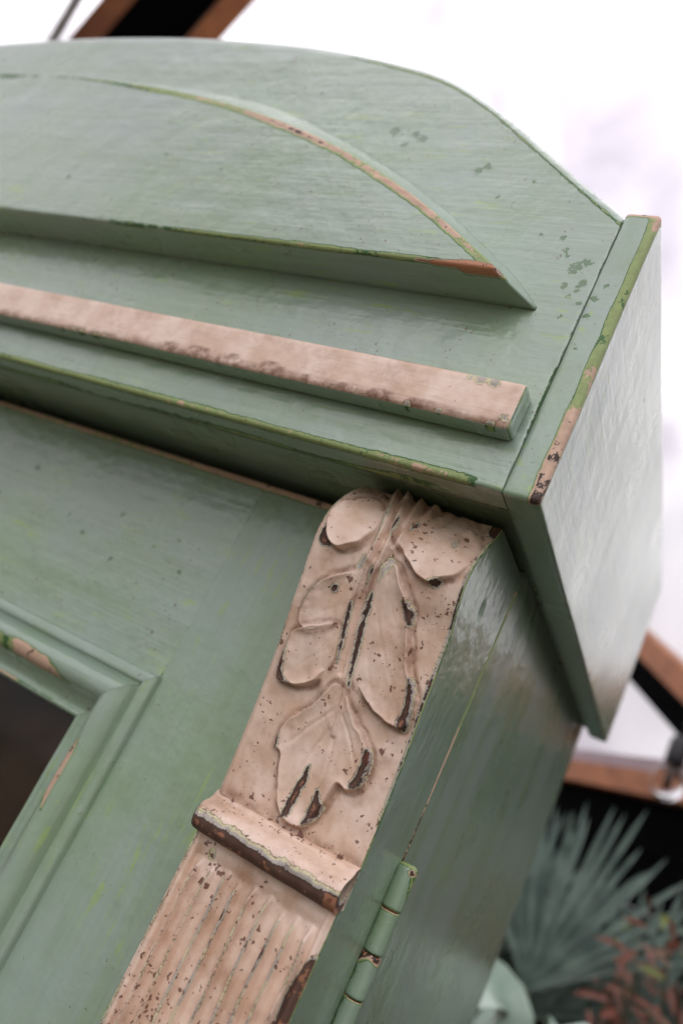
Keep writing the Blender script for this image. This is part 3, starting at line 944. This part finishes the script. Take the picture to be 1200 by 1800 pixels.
PRIMER = {
    'tri': [(-36.5, -34.5), (-38.2, -39.8), (-37.0, -49.2), (-34.4, -43.7), (-31.0, -37.8)],
    'oval': [(-48.6, -37.0), (-50.7, -42.9), (-49.3, -46.4), (-44.8, -44.3), (-44.7, -39.4)],
    'stem_top': [(-51.3, -7.4), (-50.4, -15.0), (-46.9, -25.4), (-46.6, -34.7), (-44.3, -34.5), (-44.6, -26.0), (-47.5, -15.7)],
    'ell': [(-14.0, -15.7), (-13.8, -20.1), (-11.6, -22.1), (-11.2, -18.3)],
}
RIDGES = [[(-55.1, 0.7), (-44.6, -26.0), (-45.4, -45.0), (-45.8, -65.9), (-43.1, -88.5)], [(-49.7, 1.2), (-39.5, -25.6), (-39.4, -45.5), (-38.9, -65.9), (-34.8, -93.0), (-32.7, -115.4)], [(-41.9, 1.1), (-36.2, -20.3), (-36.1, -32.3)], [(-34.0, 0.5), (-31.2, -17.7)], [(-38.7, -92.0), (-37.6, -112.3), (-37.9, -120.2)], [(-27.7, -97.8), (-31.0, -117.2), (-32.5, -133.3)], [(-10.6, -9.6), (-6.8, -12.9)]]


LOBE_H = {'lobe_ul': 4.6, 'lobe_ml': 3.8, 'lobe_ll': 4.0, 'lobe_ur': 4.2, 'lobe_r': 3.9, 'leaf_low': 3.2}


def carve(x, z):
    """height in metres and wear over the corbel face"""
    px, pz = x * 1000, z * 1000
    h = np.zeros(px.shape)
    stem_d = np.minimum(polyline_d(px, pz, smooth_open(RIDGES[0]))[0], polyline_d(px, pz, smooth_open(RIDGES[1]))[0])
    P0 = np.stack([px, pz, px * 0], 1)
    soft = 0.55 * wob(P0, 0.35, 64)
    grime = np.zeros(px.shape)
    for k, poly in LOBES.items():
        sd_ = sdf(px, pz, smooth_poly(poly))
        sd_ = sd_ + 0.45 * wob(P0, 0.6, 65)
        rim = 0.62 + 0.55 * np.exp(-np.clip(sd_ - 1.1, 0, 99) / 3.0)
        rim = rim * (0.22 + 0.78 * sstep(1.5, 12.0, stem_d)) if k != 'leaf_low' else rim * (0.55 + 0.45 * sstep(0.5, 9.0, polyline_d(px, pz, [(-37, -95), (-35, -120), (-33, -150)])[0]))
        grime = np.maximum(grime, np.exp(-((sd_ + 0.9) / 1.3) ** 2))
        if k == 'lobe_ul':
            rim = rim * (0.06 + 0.94 * sstep(-9, -35, pz))
        if k == 'lobe_ur':
            rim = rim * (0.06 + 0.94 * sstep(-9, -36, pz))
            rim = rim * (1 - 0.75 * sstep(-14, -2, px)) * sstep(6, -10, pz)
        hk = LOBE_H[k] * sstep(-0.25, 1.05 + 0.5 * np.clip(soft, 0, 1), sd_) * rim
        h = np.maximum(h, hk)
    body = sdf(px, pz, smooth_poly([(-46, -36), (-58, -52), (-63, -74), (-61, -94), (-50, -99), (-44, -112), (-34, -120), (-27, -110), (-22, -97), (-14, -84),
                                    (-20, -62), (-28, -44), (-36, -34)]))
    h = np.maximum(h, 1.9 * sstep(-1.0, 6.0, body)) + 0.5 * sstep(0, 6, body)
    for i, r_ in enumerate(RIDGES):
        d, t = polyline_d(px, pz, smooth_open(r_))
        wid = [1.8, 1.9, 2.0, 2.0, 1.3, 1.6, 2.4][i]
        amp = [4.2, 4.5, 3.0, 2.3, 2.2, 1.6, 2.0][i] * (1 - 0.45 * t)
        h = np.maximum(h, amp * np.exp(-(d / wid) ** 2) + h * 0.25 * np.exp(-(d / wid) ** 2))
    # grooves beside the stem and raying out at the top
    for g_, wd, am in (([(-47.5, -4), (-43.0, -22), (-42.2, -44), (-42.2, -64), (-39.5, -90)], 0.9, 1.4),
                       ([(-38, -2), (-37.2, -18), (-38.0, -30)], 1.2, 1.9), ([(-30, -1), (-33.0, -16)], 1.4, 1.5),
                       ([(-58, -2), (-52, -12)], 1.6, 1.5), ([(-22, 1), (-26, -12)], 1.6, 1.1)):
        d, t = polyline_d(px, pz, g_)
        h = h - am * np.exp(-(d / wd) ** 2)
    h = h - 0.55 * grime * (h < 1.2)
    # cut veins running down the lobes
    for g_, am in (([(-47, -48), (-56, -54), (-64, -64)], 0.7), ([(-46, -60), (-54, -66), (-63, -74)], 0.6), ([(-46, -80), (-54, -88), (-63, -99)], 0.7),
                   ([(-33, -42), (-27, -56), (-21, -64)], 0.6), ([(-34, -58), (-26, -72), (-17, -84), (-9, -97)], 0.8), ([(-35, -70), (-28, -84), (-18, -98)], 0.6),
                   ([(-37, -24), (-26, -28), (-15, -36)], 0.6), ([(-50, -14), (-58, -24), (-66, -33)], 0.5), ([(-35, -104), (-44, -116), (-51, -128)], 0.7),
                   ([(-34, -104), (-25, -114), (-17, -126)], 0.7), ([(-35, -112), (-40, -130), (-42, -150)], 0.7), ([(-33, -112), (-30, -132), (-31, -154)], 0.8),
                   ([(-34, -114), (-35.5, -134), (-35.5, -152)], 0.9)):
        d, t = polyline_d(px, pz, smooth_open(g_))
        am = am * (0.12 if g_[0][1] > -100 else 0.4)
        h = h - am * np.exp(-(d / 0.75) ** 2) * sstep(0, 0.15, t) * sstep(1.0, 0.75, t) + 0.35 * am * np.exp(-((d - 1.6) / 0.9) ** 2) * sstep(1.0, 0.7, t)
    h = h + 0.30 * wob(np.stack([px, pz, px * 0], 1), 0.22, 31) + 0.12 * wob(np.stack([px, pz, px * 0], 1), 0.8, 32)
    w = np.zeros(px.shape)
    jit = 0.30 * wob(np.stack([px, pz, px * 0], 1), 2.4, 33) + 0.25 * wob(np.stack([px, pz, px * 0], 1), 5.5, 34) - 0.45
    for k, poly in WORN.items():
        s_ = sdf(px, pz, smooth_poly(poly, 1)) + jit
        w = np.maximum(w, np.where(s_ > 0, 0.75 + 0.21 * np.clip(s_ / 1.3, 0, 1), 0.75 + 0.27 * s_ / 1.0))
        h = h + 0.5 * sstep(-1.2, 0.6, s_) - 0.6 * sstep(0.0, 0.7, s_)
    for k, poly in PRIMER.items():
        s_ = sdf(px, pz, smooth_poly(poly, 1)) + jit
        w = np.maximum(w, np.where(s_ > 0, 0.56 + 0.09 * np.clip(s_ / 1.0, 0, 1), 0.56 + 0.16 * s_ / 0.9))
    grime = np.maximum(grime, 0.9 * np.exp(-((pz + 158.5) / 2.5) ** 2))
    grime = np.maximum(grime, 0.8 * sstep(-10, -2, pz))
    return h / 1000, np.clip(w, 0, 1.1), np.clip(grime, 0, 1)


def smooth_open(pts):
    P = np.array(pts, float)
    if len(P) < 3:
        return P
    t = np.linspace(0, len(P) - 1, len(P) * 4)
    return np.stack([catmull(t, np.arange(len(P)), P[:, i]) for i in (0, 1)], 1)


# corbel: face columns from left to right, then the flat green side
nu, nv = 230, 470
ux = np.linspace(-W, -0.0006, nu)
vz = np.linspace(0.0, -0.1605, nv)
X, Z = np.meshgrid(ux, vz)
hh, ww, gg = carve(X.ravel(), Z.ravel())
hh, ww, gg = hh.reshape(X.shape), ww.reshape(X.shape), gg.reshape(X.shape)
fade = sstep(0.0, 0.0035, X + W) * sstep(0.0, 0.004, -X)
hh = hh * fade
Y = ysurf(X, Z)
dYdZ = np.gradient(Y, vz, axis=0)
nl = np.sqrt(1 + dYdZ ** 2)
Yd = Y - hh / nl
Zd = Z + hh * dYdZ / nl
Zd = np.minimum(Zd, 0.003)
# ragged top edge
rnd_l = 0.0015 * (1 - sstep(0, 0.0022, X + W))
Yd = Yd + rnd_l
rims = np.hypot(np.minimum(-X, 9), 0)
w_edge = 0.62 * sstep(0.0030, 0.0008, -X * (1 - 0.35 * wob(np.stack([X.ravel(), Y.ravel(), Z.ravel()], 1), 120, 34).reshape(X.shape)))
w_edge *= 1 + 0.45 * wob(np.stack([X.ravel(), Y.ravel(), Z.ravel()], 1), 90, 35).reshape(X.shape)
w_left = 0.40 * sstep(0.0022, 0.0006, X + W) * (1 + 0.4 * wob(np.stack([X.ravel(), Y.ravel(), Z.ravel()], 1), 100, 36).reshape(X.shape))
w_tr = 0.95 * sstep(7.0, 2.5, np.hypot((X * 1000 + 1), (Z * 1000 + 2) * 0.8))
ww = np.clip(np.maximum.reduce([ww, w_edge, w_left, w_tr]), 0, 1.1)
ns_ = 52
tside = np.linspace(0, 1, ns_) ** 1.15
cols_x, cols_y, cols_z, cw, cp = [], [], [], [], []
# left wall back to the door
cols_x.append(np.full((nv, 1), -W)); cols_y.append(np.full((nv, 1), -0.0398)); cols_z.append(vz[:, None]); cw.append(np.zeros((nv, 1))); cp.append(np.ones((nv, 1)))
cols_x.append(X); cols_y.append(Yd); cols_z.append(Zd); cw.append(ww); cp.append(np.ones_like(X))
yr = Yd[:, -1]
side_y = yr[:, None] + (-0.0132 - yr[:, None]) * tside[None, :]
side_z = np.repeat(Zd[:, -1:], ns_, 1)
side_x = np.full((nv, ns_), 0.0002)
ymm, zmm = side_y * 1000, side_z * 1000
cx_, cz_ = -52.0, -35.0
ddy = (ymm - cx_) + (zmm - cz_) * 0.18
notch = np.exp(-(ddy / 1.7) ** 2 - ((zmm - cz_) / 4.2) ** 2)
side_x = side_x - 0.0030 * notch + 0.0005 * wob(np.stack([side_x.ravel() * 0, side_y.ravel(), side_z.ravel()], 1), 65, 37).reshape(side_x.shape) * sstep(0, 0.1, tside)[None, :]
swear = 0.66 * sstep(0.0024, 0.0006, (side_y - yr[:, None])) * (1 + 0.3 * wob(np.stack([side_x.ravel(), side_y.ravel(), side_z.ravel()], 1), 110, 38).reshape(side_x.shape))
cols_x.append(side_x); cols_y.append(side_y); cols_z.append(side_z); cw.append(swear); cp.append(np.zeros_like(side_x))
CX, CY_, CZ_ = np.hstack(cols_x), np.hstack(cols_y), np.hstack(cols_z)
CW, CP = np.hstack(cw), np.hstack(cp)


def grid_faces(nr, nc):
    i = np.arange(nr * nc).reshape(nr, nc)
    return np.stack([i[:-1, :-1].ravel(), i[1:, :-1].ravel(), i[1:, 1:].ravel(), i[:-1, 1:].ravel()], 1)


def with_top(Xa, Ya, Za, Wa, Pa, yb=-0.0398):
    """adds a first row folded back to the door so that the top is closed"""
    rows = []
    for q in (1.0, 0.66, 0.33, 0.1):
        rows.append((Xa[:1], Ya[:1] + (np.maximum(yb, Ya[:1]) - Ya[:1]) * q, np.minimum(Za[:1] + 0.0004, 0.0032), Wa[:1] * 0 + 0.4, Pa[:1]))
    f = lambda k, A: np.vstack([r_[k] for r_ in rows] + [A])
    return f(0, Xa), f(1, Ya), f(2, Za), f(3, Wa), f(4, Pa)


def grid_obj(name, arrs, mat, parent):
    Xa, Ya, Za, Wa, Pa = arrs
    V = np.stack([Xa.ravel(), Ya.ravel(), Za.ravel()], 1)
    return finish(name, V, grid_faces(*Xa.shape), mat, parent,
                  {'wear': Wa.ravel(), 'pink': Pa.ravel(), 'flake': zeros(V)})


# shaft with flutes below the collar
RX = np.array([-66.5, -59.3, -51.6, -44.4, -36.6, -28.9, -21.3, -14.4, -7.2])
TIP = np.array([-188, -187, -186, -188, -185.4, -185, -189, -187.5, -187])
nu2 = 300
ux = np.linspace(-W, -0.0004, nu2)
vz = np.concatenate([np.linspace(-0.1604, -0.1765, 8), np.linspace(-0.1775, -0.285, 260), np.linspace(-0.29, -0.79, 40)])
X, Z = np.meshgrid(ux, vz)
px, pz = X * 1000, Z * 1000
P3 = np.stack([X.ravel(), X.ravel() * 0, Z.ravel()], 1)
h = np.zeros_like(X)
w = np.zeros_like(X)
streak = wob(P3 * np.array([1, 1, 0.25]), 260, 41).reshape(X.shape)
for x0, tp in zip(RX, TIP):
    xx = px - x0 - 0.25 * np.sin(pz * 0.11 + x0)
    on_ = sstep(tp + 2.0, tp - 7.0, pz)
    h = np.maximum(h, 4.2 * np.exp(-(np.abs(xx) / 1.40) ** 2.0) * on_)
    amp = 0.630 + 0.07 * np.sin(pz * 0.21 + x0 * 1.7) + 0.08 * streak
    if x0 in (-66.5, -7.2, -59.3):
        amp = amp * 0.78
    w = np.maximum(w, amp * np.exp(-(np.abs(xx + 0.1) / 1.15) ** 3) * sstep(tp - 0.5, tp - 3, pz))
h0 = 2.3 * sstep(-184, -179, pz)
h = np.maximum(h, 1.5 * sstep(-187, -182, pz))
edge_l, edge_r = sstep(0, 2.6, px + 75), sstep(0, 2.2, -px)
base = np.where((px < -70.5) | (px > -3.5), 2.0, 0.0)
h = np.maximum(h, np.maximum(2.1 * sstep(-69.5, -71.5, px), 2.1 * sstep(-5.0, -3.0, px)))
h = h + 0.28 * wob(P3, 120, 42).reshape(X.shape) + 0.15 * wob(P3, 330, 43).reshape(X.shape)
Y = -0.0662 - (h * (0.35 + 0.65 * edge_l * edge_r)) / 1000
Y = np.where(Z > -0.1770, -0.0618, Y)
w = np.maximum(w, 0.62 * sstep(2.6, 0.8, -px * (1 - 0.35 * wob(P3, 80, 44).reshape(X.shape))) * (1 + 0.45 * wob(P3, 70, 45).reshape(X.shape)))
w = np.maximum(w, 0.56 * sstep(4.5, 1.0, (px + 75) * (1 - 0.4 * wob(P3, 60, 46).reshape(X.shape))) * (1 + 0.35 * wob(P3, 75, 47).reshape(X.shape)))
w = np.maximum(w, 0.95 * sstep(6.5, 4.5, np.hypot(px + 0.5, (pz + 216) * 0.26)))
w = np.maximum(w, 0.60 * sstep(3.4, 2.0, np.hypot(px + 63, (pz + 184) * 0.8)) * 0.98)
ns_ = 50
tside = np.linspace(0, 1, ns_) ** 1.15
yr = Y[:, -1]
side_y = yr[:, None] + (-0.0132 - yr[:, None]) * tside[None, :]
side_z = np.repeat(Z[:, -1:], ns_, 1)
S3 = np.stack([side_y.ravel() * 0, side_y.ravel(), side_z.ravel()], 1)
side_x = 0.0002 + 0.0005 * wob(S3, 65, 37).reshape(side_y.shape) * sstep(0, 0.1, tside)[None, :]
sw = np.maximum(0.64 * sstep(0.0022, 0.0006, side_y - yr[:, None]) * (1 + 0.3 * wob(S3, 110, 49).reshape(side_y.shape)), 0)
one = np.ones((len(vz), 1))
arrs = (np.hstack([one * -W, X, side_x]), np.hstack([one * -0.0398, Y, side_y]), np.hstack([vz[:, None], Z, side_z]),
        np.hstack([one * 0, np.clip(w, 0, 1.1), sw]), np.hstack([one, np.ones_like(X), np.zeros_like(side_x)]))
PAINT_CARVED = painted_wood("crazed_pink_paint", 'Z', speck=0.45, rough=0.36, pink_speck=1.0)
shaft = grid_obj("pilaster", arrs, PAINT_CARVED, cup)
corbel = grid_obj("carved_corbel", with_top(CX, CY_, CZ_, CW, CP), PAINT_CARVED, shaft)
GG = np.hstack([np.zeros((nv, 1)), gg, np.zeros((nv, CX.shape[1] - 1 - gg.shape[1]))])
GG = np.vstack([GG[:1]] * 4 + [GG])
corbel.data.attributes.new('grime', 'FLOAT', 'POINT').data.foreach_set("value", GG.ravel().astype(np.float32))

# collar between corbel and shaft
CP_ = np.array([(-0.0620, -0.1590), (-0.0662, -0.1606), (-0.0676, -0.1622), (-0.0705, -0.1640), (-0.0738, -0.1655), (-0.0760, -0.1672), (-0.0772, -0.1692),
                (-0.0776, -0.1712), (-0.0775, -0.1732), (-0.0768, -0.1752), (-0.0752, -0.1768), (-0.0725, -0.1778), (-0.0690, -0.1784), (-0.0640, -0.1786)])
tt = np.linspace(0, len(CP_) - 1, 64)
cy = catmull(tt, np.arange(len(CP_)), CP_[:, 0]); cz = catmull(tt, np.arange(len(CP_)), CP_[:, 1])
ux = np.concatenate([[-W - 0.0012, -W - 0.0008], np.linspace(-W, -0.004, 210), np.linspace(-0.0037, 0.0001, 16)])
X, YY = np.meshgrid(ux, cy, indexing='ij')
_, ZZ = np.meshgrid(ux, cz, indexing='ij')
P3 = np.stack([X.ravel(), YY.ravel() * 0, ZZ.ravel()], 1)
keep = np.interp(ux, [-W - 0.0012, -W, -W + 0.002, -0.022, -0.004, 0.0001], [0.55, 0.92, 1.0, 1.0, 0.86, 0.74])[:, None]
low = sstep(-0.1705, -0.1730, ZZ)
chew = 0.0011 * low * np.clip(wob(P3, 150, 51).reshape(X.shape), -0.3, 1) + 0.0007 * low * wob(P3, 420, 52).reshape(X.shape)
YY2 = -0.0640 + (YY + 0.0640) * keep + chew + 0.0004 * wob(P3, 90, 53).reshape(X.shape)
tilt = np.interp(ux, [-W, 0], [0.0, 0.0])[:, None]
line = -0.1722 + 0.0013 * wob(P3, 85, 54).reshape(X.shape) - 0.0008 * (X + 0.04) / 0.04
w = 0.74 + (line - ZZ) / 0.0017 * 0.24
w = np.clip(np.where(ZZ > line, 0.74 - (ZZ - line) / 0.0042 * 0.34, w), 0, 0.93)
w = np.maximum(w, 1.0 * sstep(-0.0095, -0.004, X) * sstep(-0.1700, -0.1725, ZZ))
w = np.maximum(w, 0.85 * sstep(-W + 0.0016, -W, X) * sstep(-0.166, -0.168, ZZ))
w = np.where(ZZ > -0.166, np.minimum(w, 0.3), w)
V = np.stack([X.ravel(), YY2.ravel(), ZZ.ravel()], 1)
nc = len(cz)
Fc = [tuple(f[::-1]) for f in grid_faces(len(ux), nc).tolist()]
Fc.append(tuple(range(nc))); Fc.append(tuple(range((len(ux) - 1) * nc, len(ux) * nc))[::-1])
finish("collar", V, Fc, PAINT_CARVED, shaft, {'wear': w.ravel(), 'pink': np.ones(len(V)), 'flake': zeros(V)})

# hinge on the joint between door and carcass
HX, HY = 0.0040, -0.0118
leaf = board("hinge", (-0.0015, HY - 0.0016, -0.262), (HX, HY + 0.0004, -0.1535), PAINT_Z, cup, r=0.0004, step=0.004,
             wearf=lambda V, e: zeros(V) + 0.78)


def knuckle(z1, z0, r, seed, tipped=False):
    rings, nn = [], 28
    zs_ = [(z1 - 0.0000, 0.86), (z1 - 0.0003, 0.95), (z1 - 0.0009, 1.0)] + [(z, 1.0) for z in np.linspace(z1 - 0.002, z0 + 0.002, 16)] + [(z0 + 0.0009, 1.0), (z0 + 0.0003, 0.95), (z0, 0.86)]
    if tipped:
        zs_ = [(z1 + 0.0012, 0.35), (z1 + 0.0010, 0.62)] + zs_
    for z, q in zs_:
        rings.append([(HX + r * q * math.cos(a), HY + r * q * math.sin(a), z) for a in np.linspace(0, 2 * math.pi, nn, endpoint=False)])
    V, F = loft(rings)
    F = [f[::-1] for f in F]
    d = np.minimum(z1 - V[:, 2], V[:, 2] - z0)
    w = 0.85 * np.exp(-np.clip(d, 0, 1) / 0.0014) * (1 + 0.5 * wob(V, 260, seed))
    w = np.maximum(w, 0.47 * (wob(V, 330, seed + 1) > 0.55))
    w = np.maximum(w, 0.60 * sstep(0.25, 0.55, wob(V * np.array([1, 1, 0.4]), 420, seed + 7)))
    if seed in (62, 64):
        w = np.maximum(w, 0.93 * sstep(0.0065, 0.0025, (z1 - V[:, 2]) + 0.004 * wob(V, 350, seed + 2)))
    if tipped:
        w = np.maximum(w, 0.97 * sstep(0.0022, 0.0012, np.hypot(V[:, 0] - HX - 0.0035, V[:, 2] - z1 + 0.002)))
    V = V + 0.00012 * np.stack([wob(V, 400, seed), wob(V, 420, seed + 5), 0 * V[:, 0]], 1)
    finish("knuckle", V, F, PAINT_Z, leaf, {'wear': np.clip(w, 0, 1), 'flake': zeros(V), 'pink': zeros(V)})


zz = -0.1520
for i, L in enumerate((0.0200, 0.0195, 0.0190, 0.0190, 0.0185)):
    knuckle(zz, zz - L, 0.0050 if i % 2 == 0 else 0.0048, 60 + i, tipped=(i == 0))
    zz -= L + 0.0005

# ------------------------------------------------------------------ plants behind
def leaf_mat(name, c1, c2, rough=0.45, trans=0.15):
    m = NT(name)
    f = m.noise(m.coords(), 25, 3)
    m.put(m.b.inputs["Base Color"], m.mix(m.mapr(f, 0.3, 0.7), c1, c2))
    m.b.inputs["Roughness"].default_value = rough
    return m.mat


FAN = leaf_mat("grey_green_palm", lin(128, 148, 136), lin(76, 96, 88), 0.5)
SILVER = leaf_mat("silver_green_leaf", lin(188, 206, 192), lin(150, 176, 158), 0.4)
RED = leaf_mat("red_brown_leaf", lin(138, 80, 60), lin(96, 54, 44), 0.5)
BRONZE = leaf_mat("bronze_leaf", lin(150, 108, 80), lin(112, 80, 64), 0.5)
YELLOWG = leaf_mat("yellow_green_leaf", lin(128, 136, 62), lin(96, 112, 52), 0.5)
STEM = leaf_mat("plant_stem", lin(110, 104, 72), lin(84, 70, 52), 0.6)

GR = np.array([0, 0, GROUND_Z])


def blade(p0, d, up_, L, wmax, droop=0.0, fold=0.25, n=9, shape='sword'):
    """one leaf blade as a folded strip"""
    d = d / np.linalg.norm(d)
    side = np.cross(d, up_); side /= np.linalg.norm(side)
    nn = np.cross(side, d)
    V, F = [], []
    for i in range(n):
        t = i / (n - 1)
        c = p0 + d * L * t + np.array([0, 0, -1]) * droop * L * t * t
        if shape == 'sword':
            w = wmax * (0.55 + 0.9 * t) * (1 - t) ** 0.55 if t < 1 else 0
        else:
            w = wmax * math.sin(math.pi * min(1, 0.06 + 0.94 * t)) ** 0.75
        w = max(w, wmax * 0.02)
        V += [c - side * w + nn * fold * w, c.copy(), c + side * w + nn * fold * w]
    for i in range(n - 1):
        a = i * 3
        F += [(a, a + 1, a + 4, a + 3), (a + 1, a + 2, a + 5, a + 4)]
    return V, F


def tube(pts, r0, r1, k=7):
    pts = [np.array(p, float) for p in pts]
    rings = []
    for i, p in enumerate(pts):
        d = pts[min(i + 1, len(pts) - 1)] - pts[max(i - 1, 0)]
        d /= np.linalg.norm(d) + 1e-9
        u_ = np.cross(d, [0.3, 1, 0.1]); u_ /= np.linalg.norm(u_)
        v_ = np.cross(d, u_)
        r = r0 + (r1 - r0) * i / (len(pts) - 1)
        rings.append([p + r * (u_ * math.cos(a) + v_ * math.sin(a)) for a in np.linspace(0, 2 * math.pi, k, endpoint=False)])
    return loft(rings)


def bez(a, b, c, n=10):
    a, b, c = map(lambda q: np.array(q, float), (a, b, c))
    return [(1 - t) ** 2 * a + 2 * t * (1 - t) * b + t * t * c for t in np.linspace(0, 1, n)]


def fan_palm(base, hubs, label):
    t = thing("fan_palm", label, "palm", tuple(base))
    for hub, face, L, spread, nb, lean in hubs:
        hub = np.array(hub, float)
        V, F = tube(bez(base, base * 0.4 + hub * 0.6 + np.array([0, 0, 0.1]), hub), 0.009, 0.005)
        finish("petiole", V, F, STEM, t)
        face = np.array(face, float); face /= np.linalg.norm(face)
        sidev = np.cross([0, 0, 1], face); sidev /= np.linalg.norm(sidev)
        upv = np.cross(face, sidev)
        upv = upv if upv[2] > 0 else -upv
        Vs, Fs = [], []
        for i in range(nb):
            a = math.radians(spread) * (2 * i / (nb - 1) - 1) + math.radians(lean)
            d = sidev * math.sin(a) + upv * math.cos(a) + face * random.uniform(-0.12, 0.12)
            V, F = blade(hub, d, face, L * random.uniform(0.78, 1.08) * (1 - 0.15 * abs(math.sin(a))), 0.0082, droop=random.uniform(0.0, 0.16), fold=0.45)
            k = len(Vs)
            Vs += V
            Fs += [tuple(q + k for q in f) for f in F]
        finish("frond", Vs, Fs, FAN, t)
    return t


toward = np.array([0.10, -1.0, 0.05])
b0 = np.array([-0.02, 0.98, GROUND_Z])
fan_palm(b0, [((-0.030, 0.90, -0.270), toward + [0.25, 0, 0], 0.335, 44, 25, 6), ((-0.10, 1.00, -0.250), toward + [-0.2, 0, 0.0], 0.26, 66, 24, -8),
              ((-0.02, 1.02, -0.31), toward, 0.24, 80, 22, -20), ((0.10, 1.06, -0.30), toward + [-0.4, 0, 0], 0.30, 54, 22, 10)],
         "grey green fan palm with spiky fronds standing behind the cupboard")

# broad silvery leaves in front of the palm
b1 = np.array([0.03, 0.74, GROUND_Z])
sl = thing("broad_leaf_plant", "plant with broad pale silvery green leaves at the bottom right", "plant", tuple(b1))
for tip, mid, wd in (((-0.085, 0.58, -0.34), (-0.01, 0.66, -0.19), 0.036), ((0.075, 0.55, -0.34), (0.055, 0.68, -0.19), 0.032),
                     ((0.13, 0.66, -0.38), (0.09, 0.74, -0.20), 0.034), ((-0.06, 0.80, -0.36), (-0.02, 0.84, -0.28), 0.032),
                     ((0.10, 0.86, -0.40), (0.06, 0.84, -0.31), 0.034)):
    mid, tip = np.array(mid), np.array(tip)
    st = b1 * 0.25 + mid * 0.75 + np.array([0, 0, -0.10])
    V, F = tube(bez(b1, (b1 + st) / 2, st, 6), 0.006, 0.004)
    finish("stalk", V, F, STEM, sl)
    path = bez(st, mid + np.array([0, 0, 0.05]), tip, 16)
    Vs, Fs = [], []
    for i, c in enumerate(path):
        d = path[min(i + 1, 15)] - path[max(i - 1, 0)]
        d /= np.linalg.norm(d)
        s_ = np.cross(d, [0.0, -0.65, 0.76]); s_ /= np.linalg.norm(s_)
        nn = np.cross(s_, d)
        w_ = wd * max(0.03, math.sin(math.pi * (0.04 + 0.95 * i / 15)) ** 0.7)
        for q in (-1, -0.5, 0, 0.5, 1):
            Vs.append(c + s_ * w_ * q + nn * (0.35 * abs(q) ** 1.5 * w_ + 0.003 * math.sin(i * 1.3 + q * 2)))
    for i in range(15):
        for j in range(4):
            a = i * 5 + j
            Fs.append((a, a + 1, a + 6, a + 5))
    finish("leaf", Vs, Fs, SILVER, sl)

# red brown bushy plant at the right edge
b2 = np.array([0.20, 1.02, GROUND_Z])
rp = thing("red_leaved_shrub", "shrub with narrow red brown leaves and a few yellow green shoots", "shrub", tuple(b2))
tips = []
for i in range(26):
    e = np.array([random.uniform(0.06, 0.28), random.uniform(0.80, 1.05), random.uniform(-0.29, -0.10)])
    e[2] -= 0.30 * max(0.0, 0.12 - e[0])
    pts = bez(b2, (b2 + e) / 2 + np.array([random.uniform(-.05, .05), random.uniform(-.05, .05), 0.12]), e, 9)
    V, F = tube(pts, 0.004, 0.0015, 5)
    finish("stem", V, F, STEM, rp)
    tips.append(pts)
for nm, mat, cnt, zl in (("red_foliage", RED, 430, (-0.5, -0.14)), ("bronze_foliage", BRONZE, 150, (-0.5, -0.12)), ("green_shoots", YELLOWG, 14, (-0.2, -0.02))):
    Vs, Fs = [], []
    for i in range(cnt):
        pts = random.choice(tips)
        c = pts[random.randint(4, 8)] + np.array([random.gauss(0, .014), random.gauss(0, .014), random.gauss(0, .012)])
        if nm == "green_shoots":
            c = random.choice([q for q in tips if q[8][2] > -0.22] or tips)[8] + np.array([random.gauss(0, .014), random.gauss(0, .014), random.uniform(0, .02)])
        d = np.array([random.gauss(0, 1), random.gauss(0, 0.8), random.gauss(0.2, 0.5)])
        V, F = blade(c, d, np.array([0.1, -1, 0.4]), random.uniform(0.022, 0.05), random.uniform(0.0028, 0.0055), droop=0.3, n=6, shape='leaf')
        k = len(Vs)
        Vs += V
        Fs += [tuple(q + k for q in f) for f in F]
    finish(nm, Vs, Fs, mat, rp)["kind"] = "stuff"

# clear bulb on a dark socket by the timber rail
bc = np.array([0.045, 1.16, 0.113])
bulb = thing("hanging_bulb", "clear round light bulb with a dark socket hanging by the timber rail", "light bulb", tuple(bc + [0, 0, 0.0]))
gm_ = NT("clear_bulb_glass")
gm_.b.inputs["Base Color"].default_value = (1, 1, 1, 1)
gm_.b.inputs["Transmission Weight"].default_value = 1.0
gm_.b.inputs["Roughness"].default_value = 0.02
gm_.b.inputs["IOR"].default_value = 1.3


def lathe(prof, c, n=28):
    rings = [[c + np.array([r * math.cos(a), r * math.sin(a), z]) for a in np.linspace(0, 2 * math.pi, n, endpoint=False)] for r, z in prof]
    return loft(rings)


V, F = lathe([(0.001, -0.030)] + [(0.030 * math.sin(a), -0.030 * math.cos(a)) for a in np.linspace(0.2, 2.5, 16)] + [(0.014, 0.032), (0.013, 0.040)], bc)
finish("glass_globe", V, F, gm_.mat, bulb)
V, F = lathe([(0.010, 0.030), (0.0165, 0.034), (0.0175, 0.05), (0.0175, 0.078), (0.012, 0.086), (0.004, 0.088)], bc)
finish("socket", V, F, plain("dark_rubber", lin(44, 42, 46), lin(34, 32, 36), 30, 0.5), bulb)
V, F = lathe([(0.004, -0.010), (0.006, 0.0), (0.006, 0.02), (0.003, 0.032)], bc, 10)
finish("filament_post", V, F, plain("amber_post", lin(214, 150, 104), lin(190, 120, 80), 40, 0.4), bulb)
V, F = tube([bc + np.array([0, 0, 0.086]), bc + np.array([0.002, 0, 0.4]), bc + np.array([0.0, 0.03, 1.9])], 0.003, 0.003)
finish("cable", V, F, plain("black_cable", lin(30, 30, 32), lin(22, 22, 24), 30, 0.6), bulb)
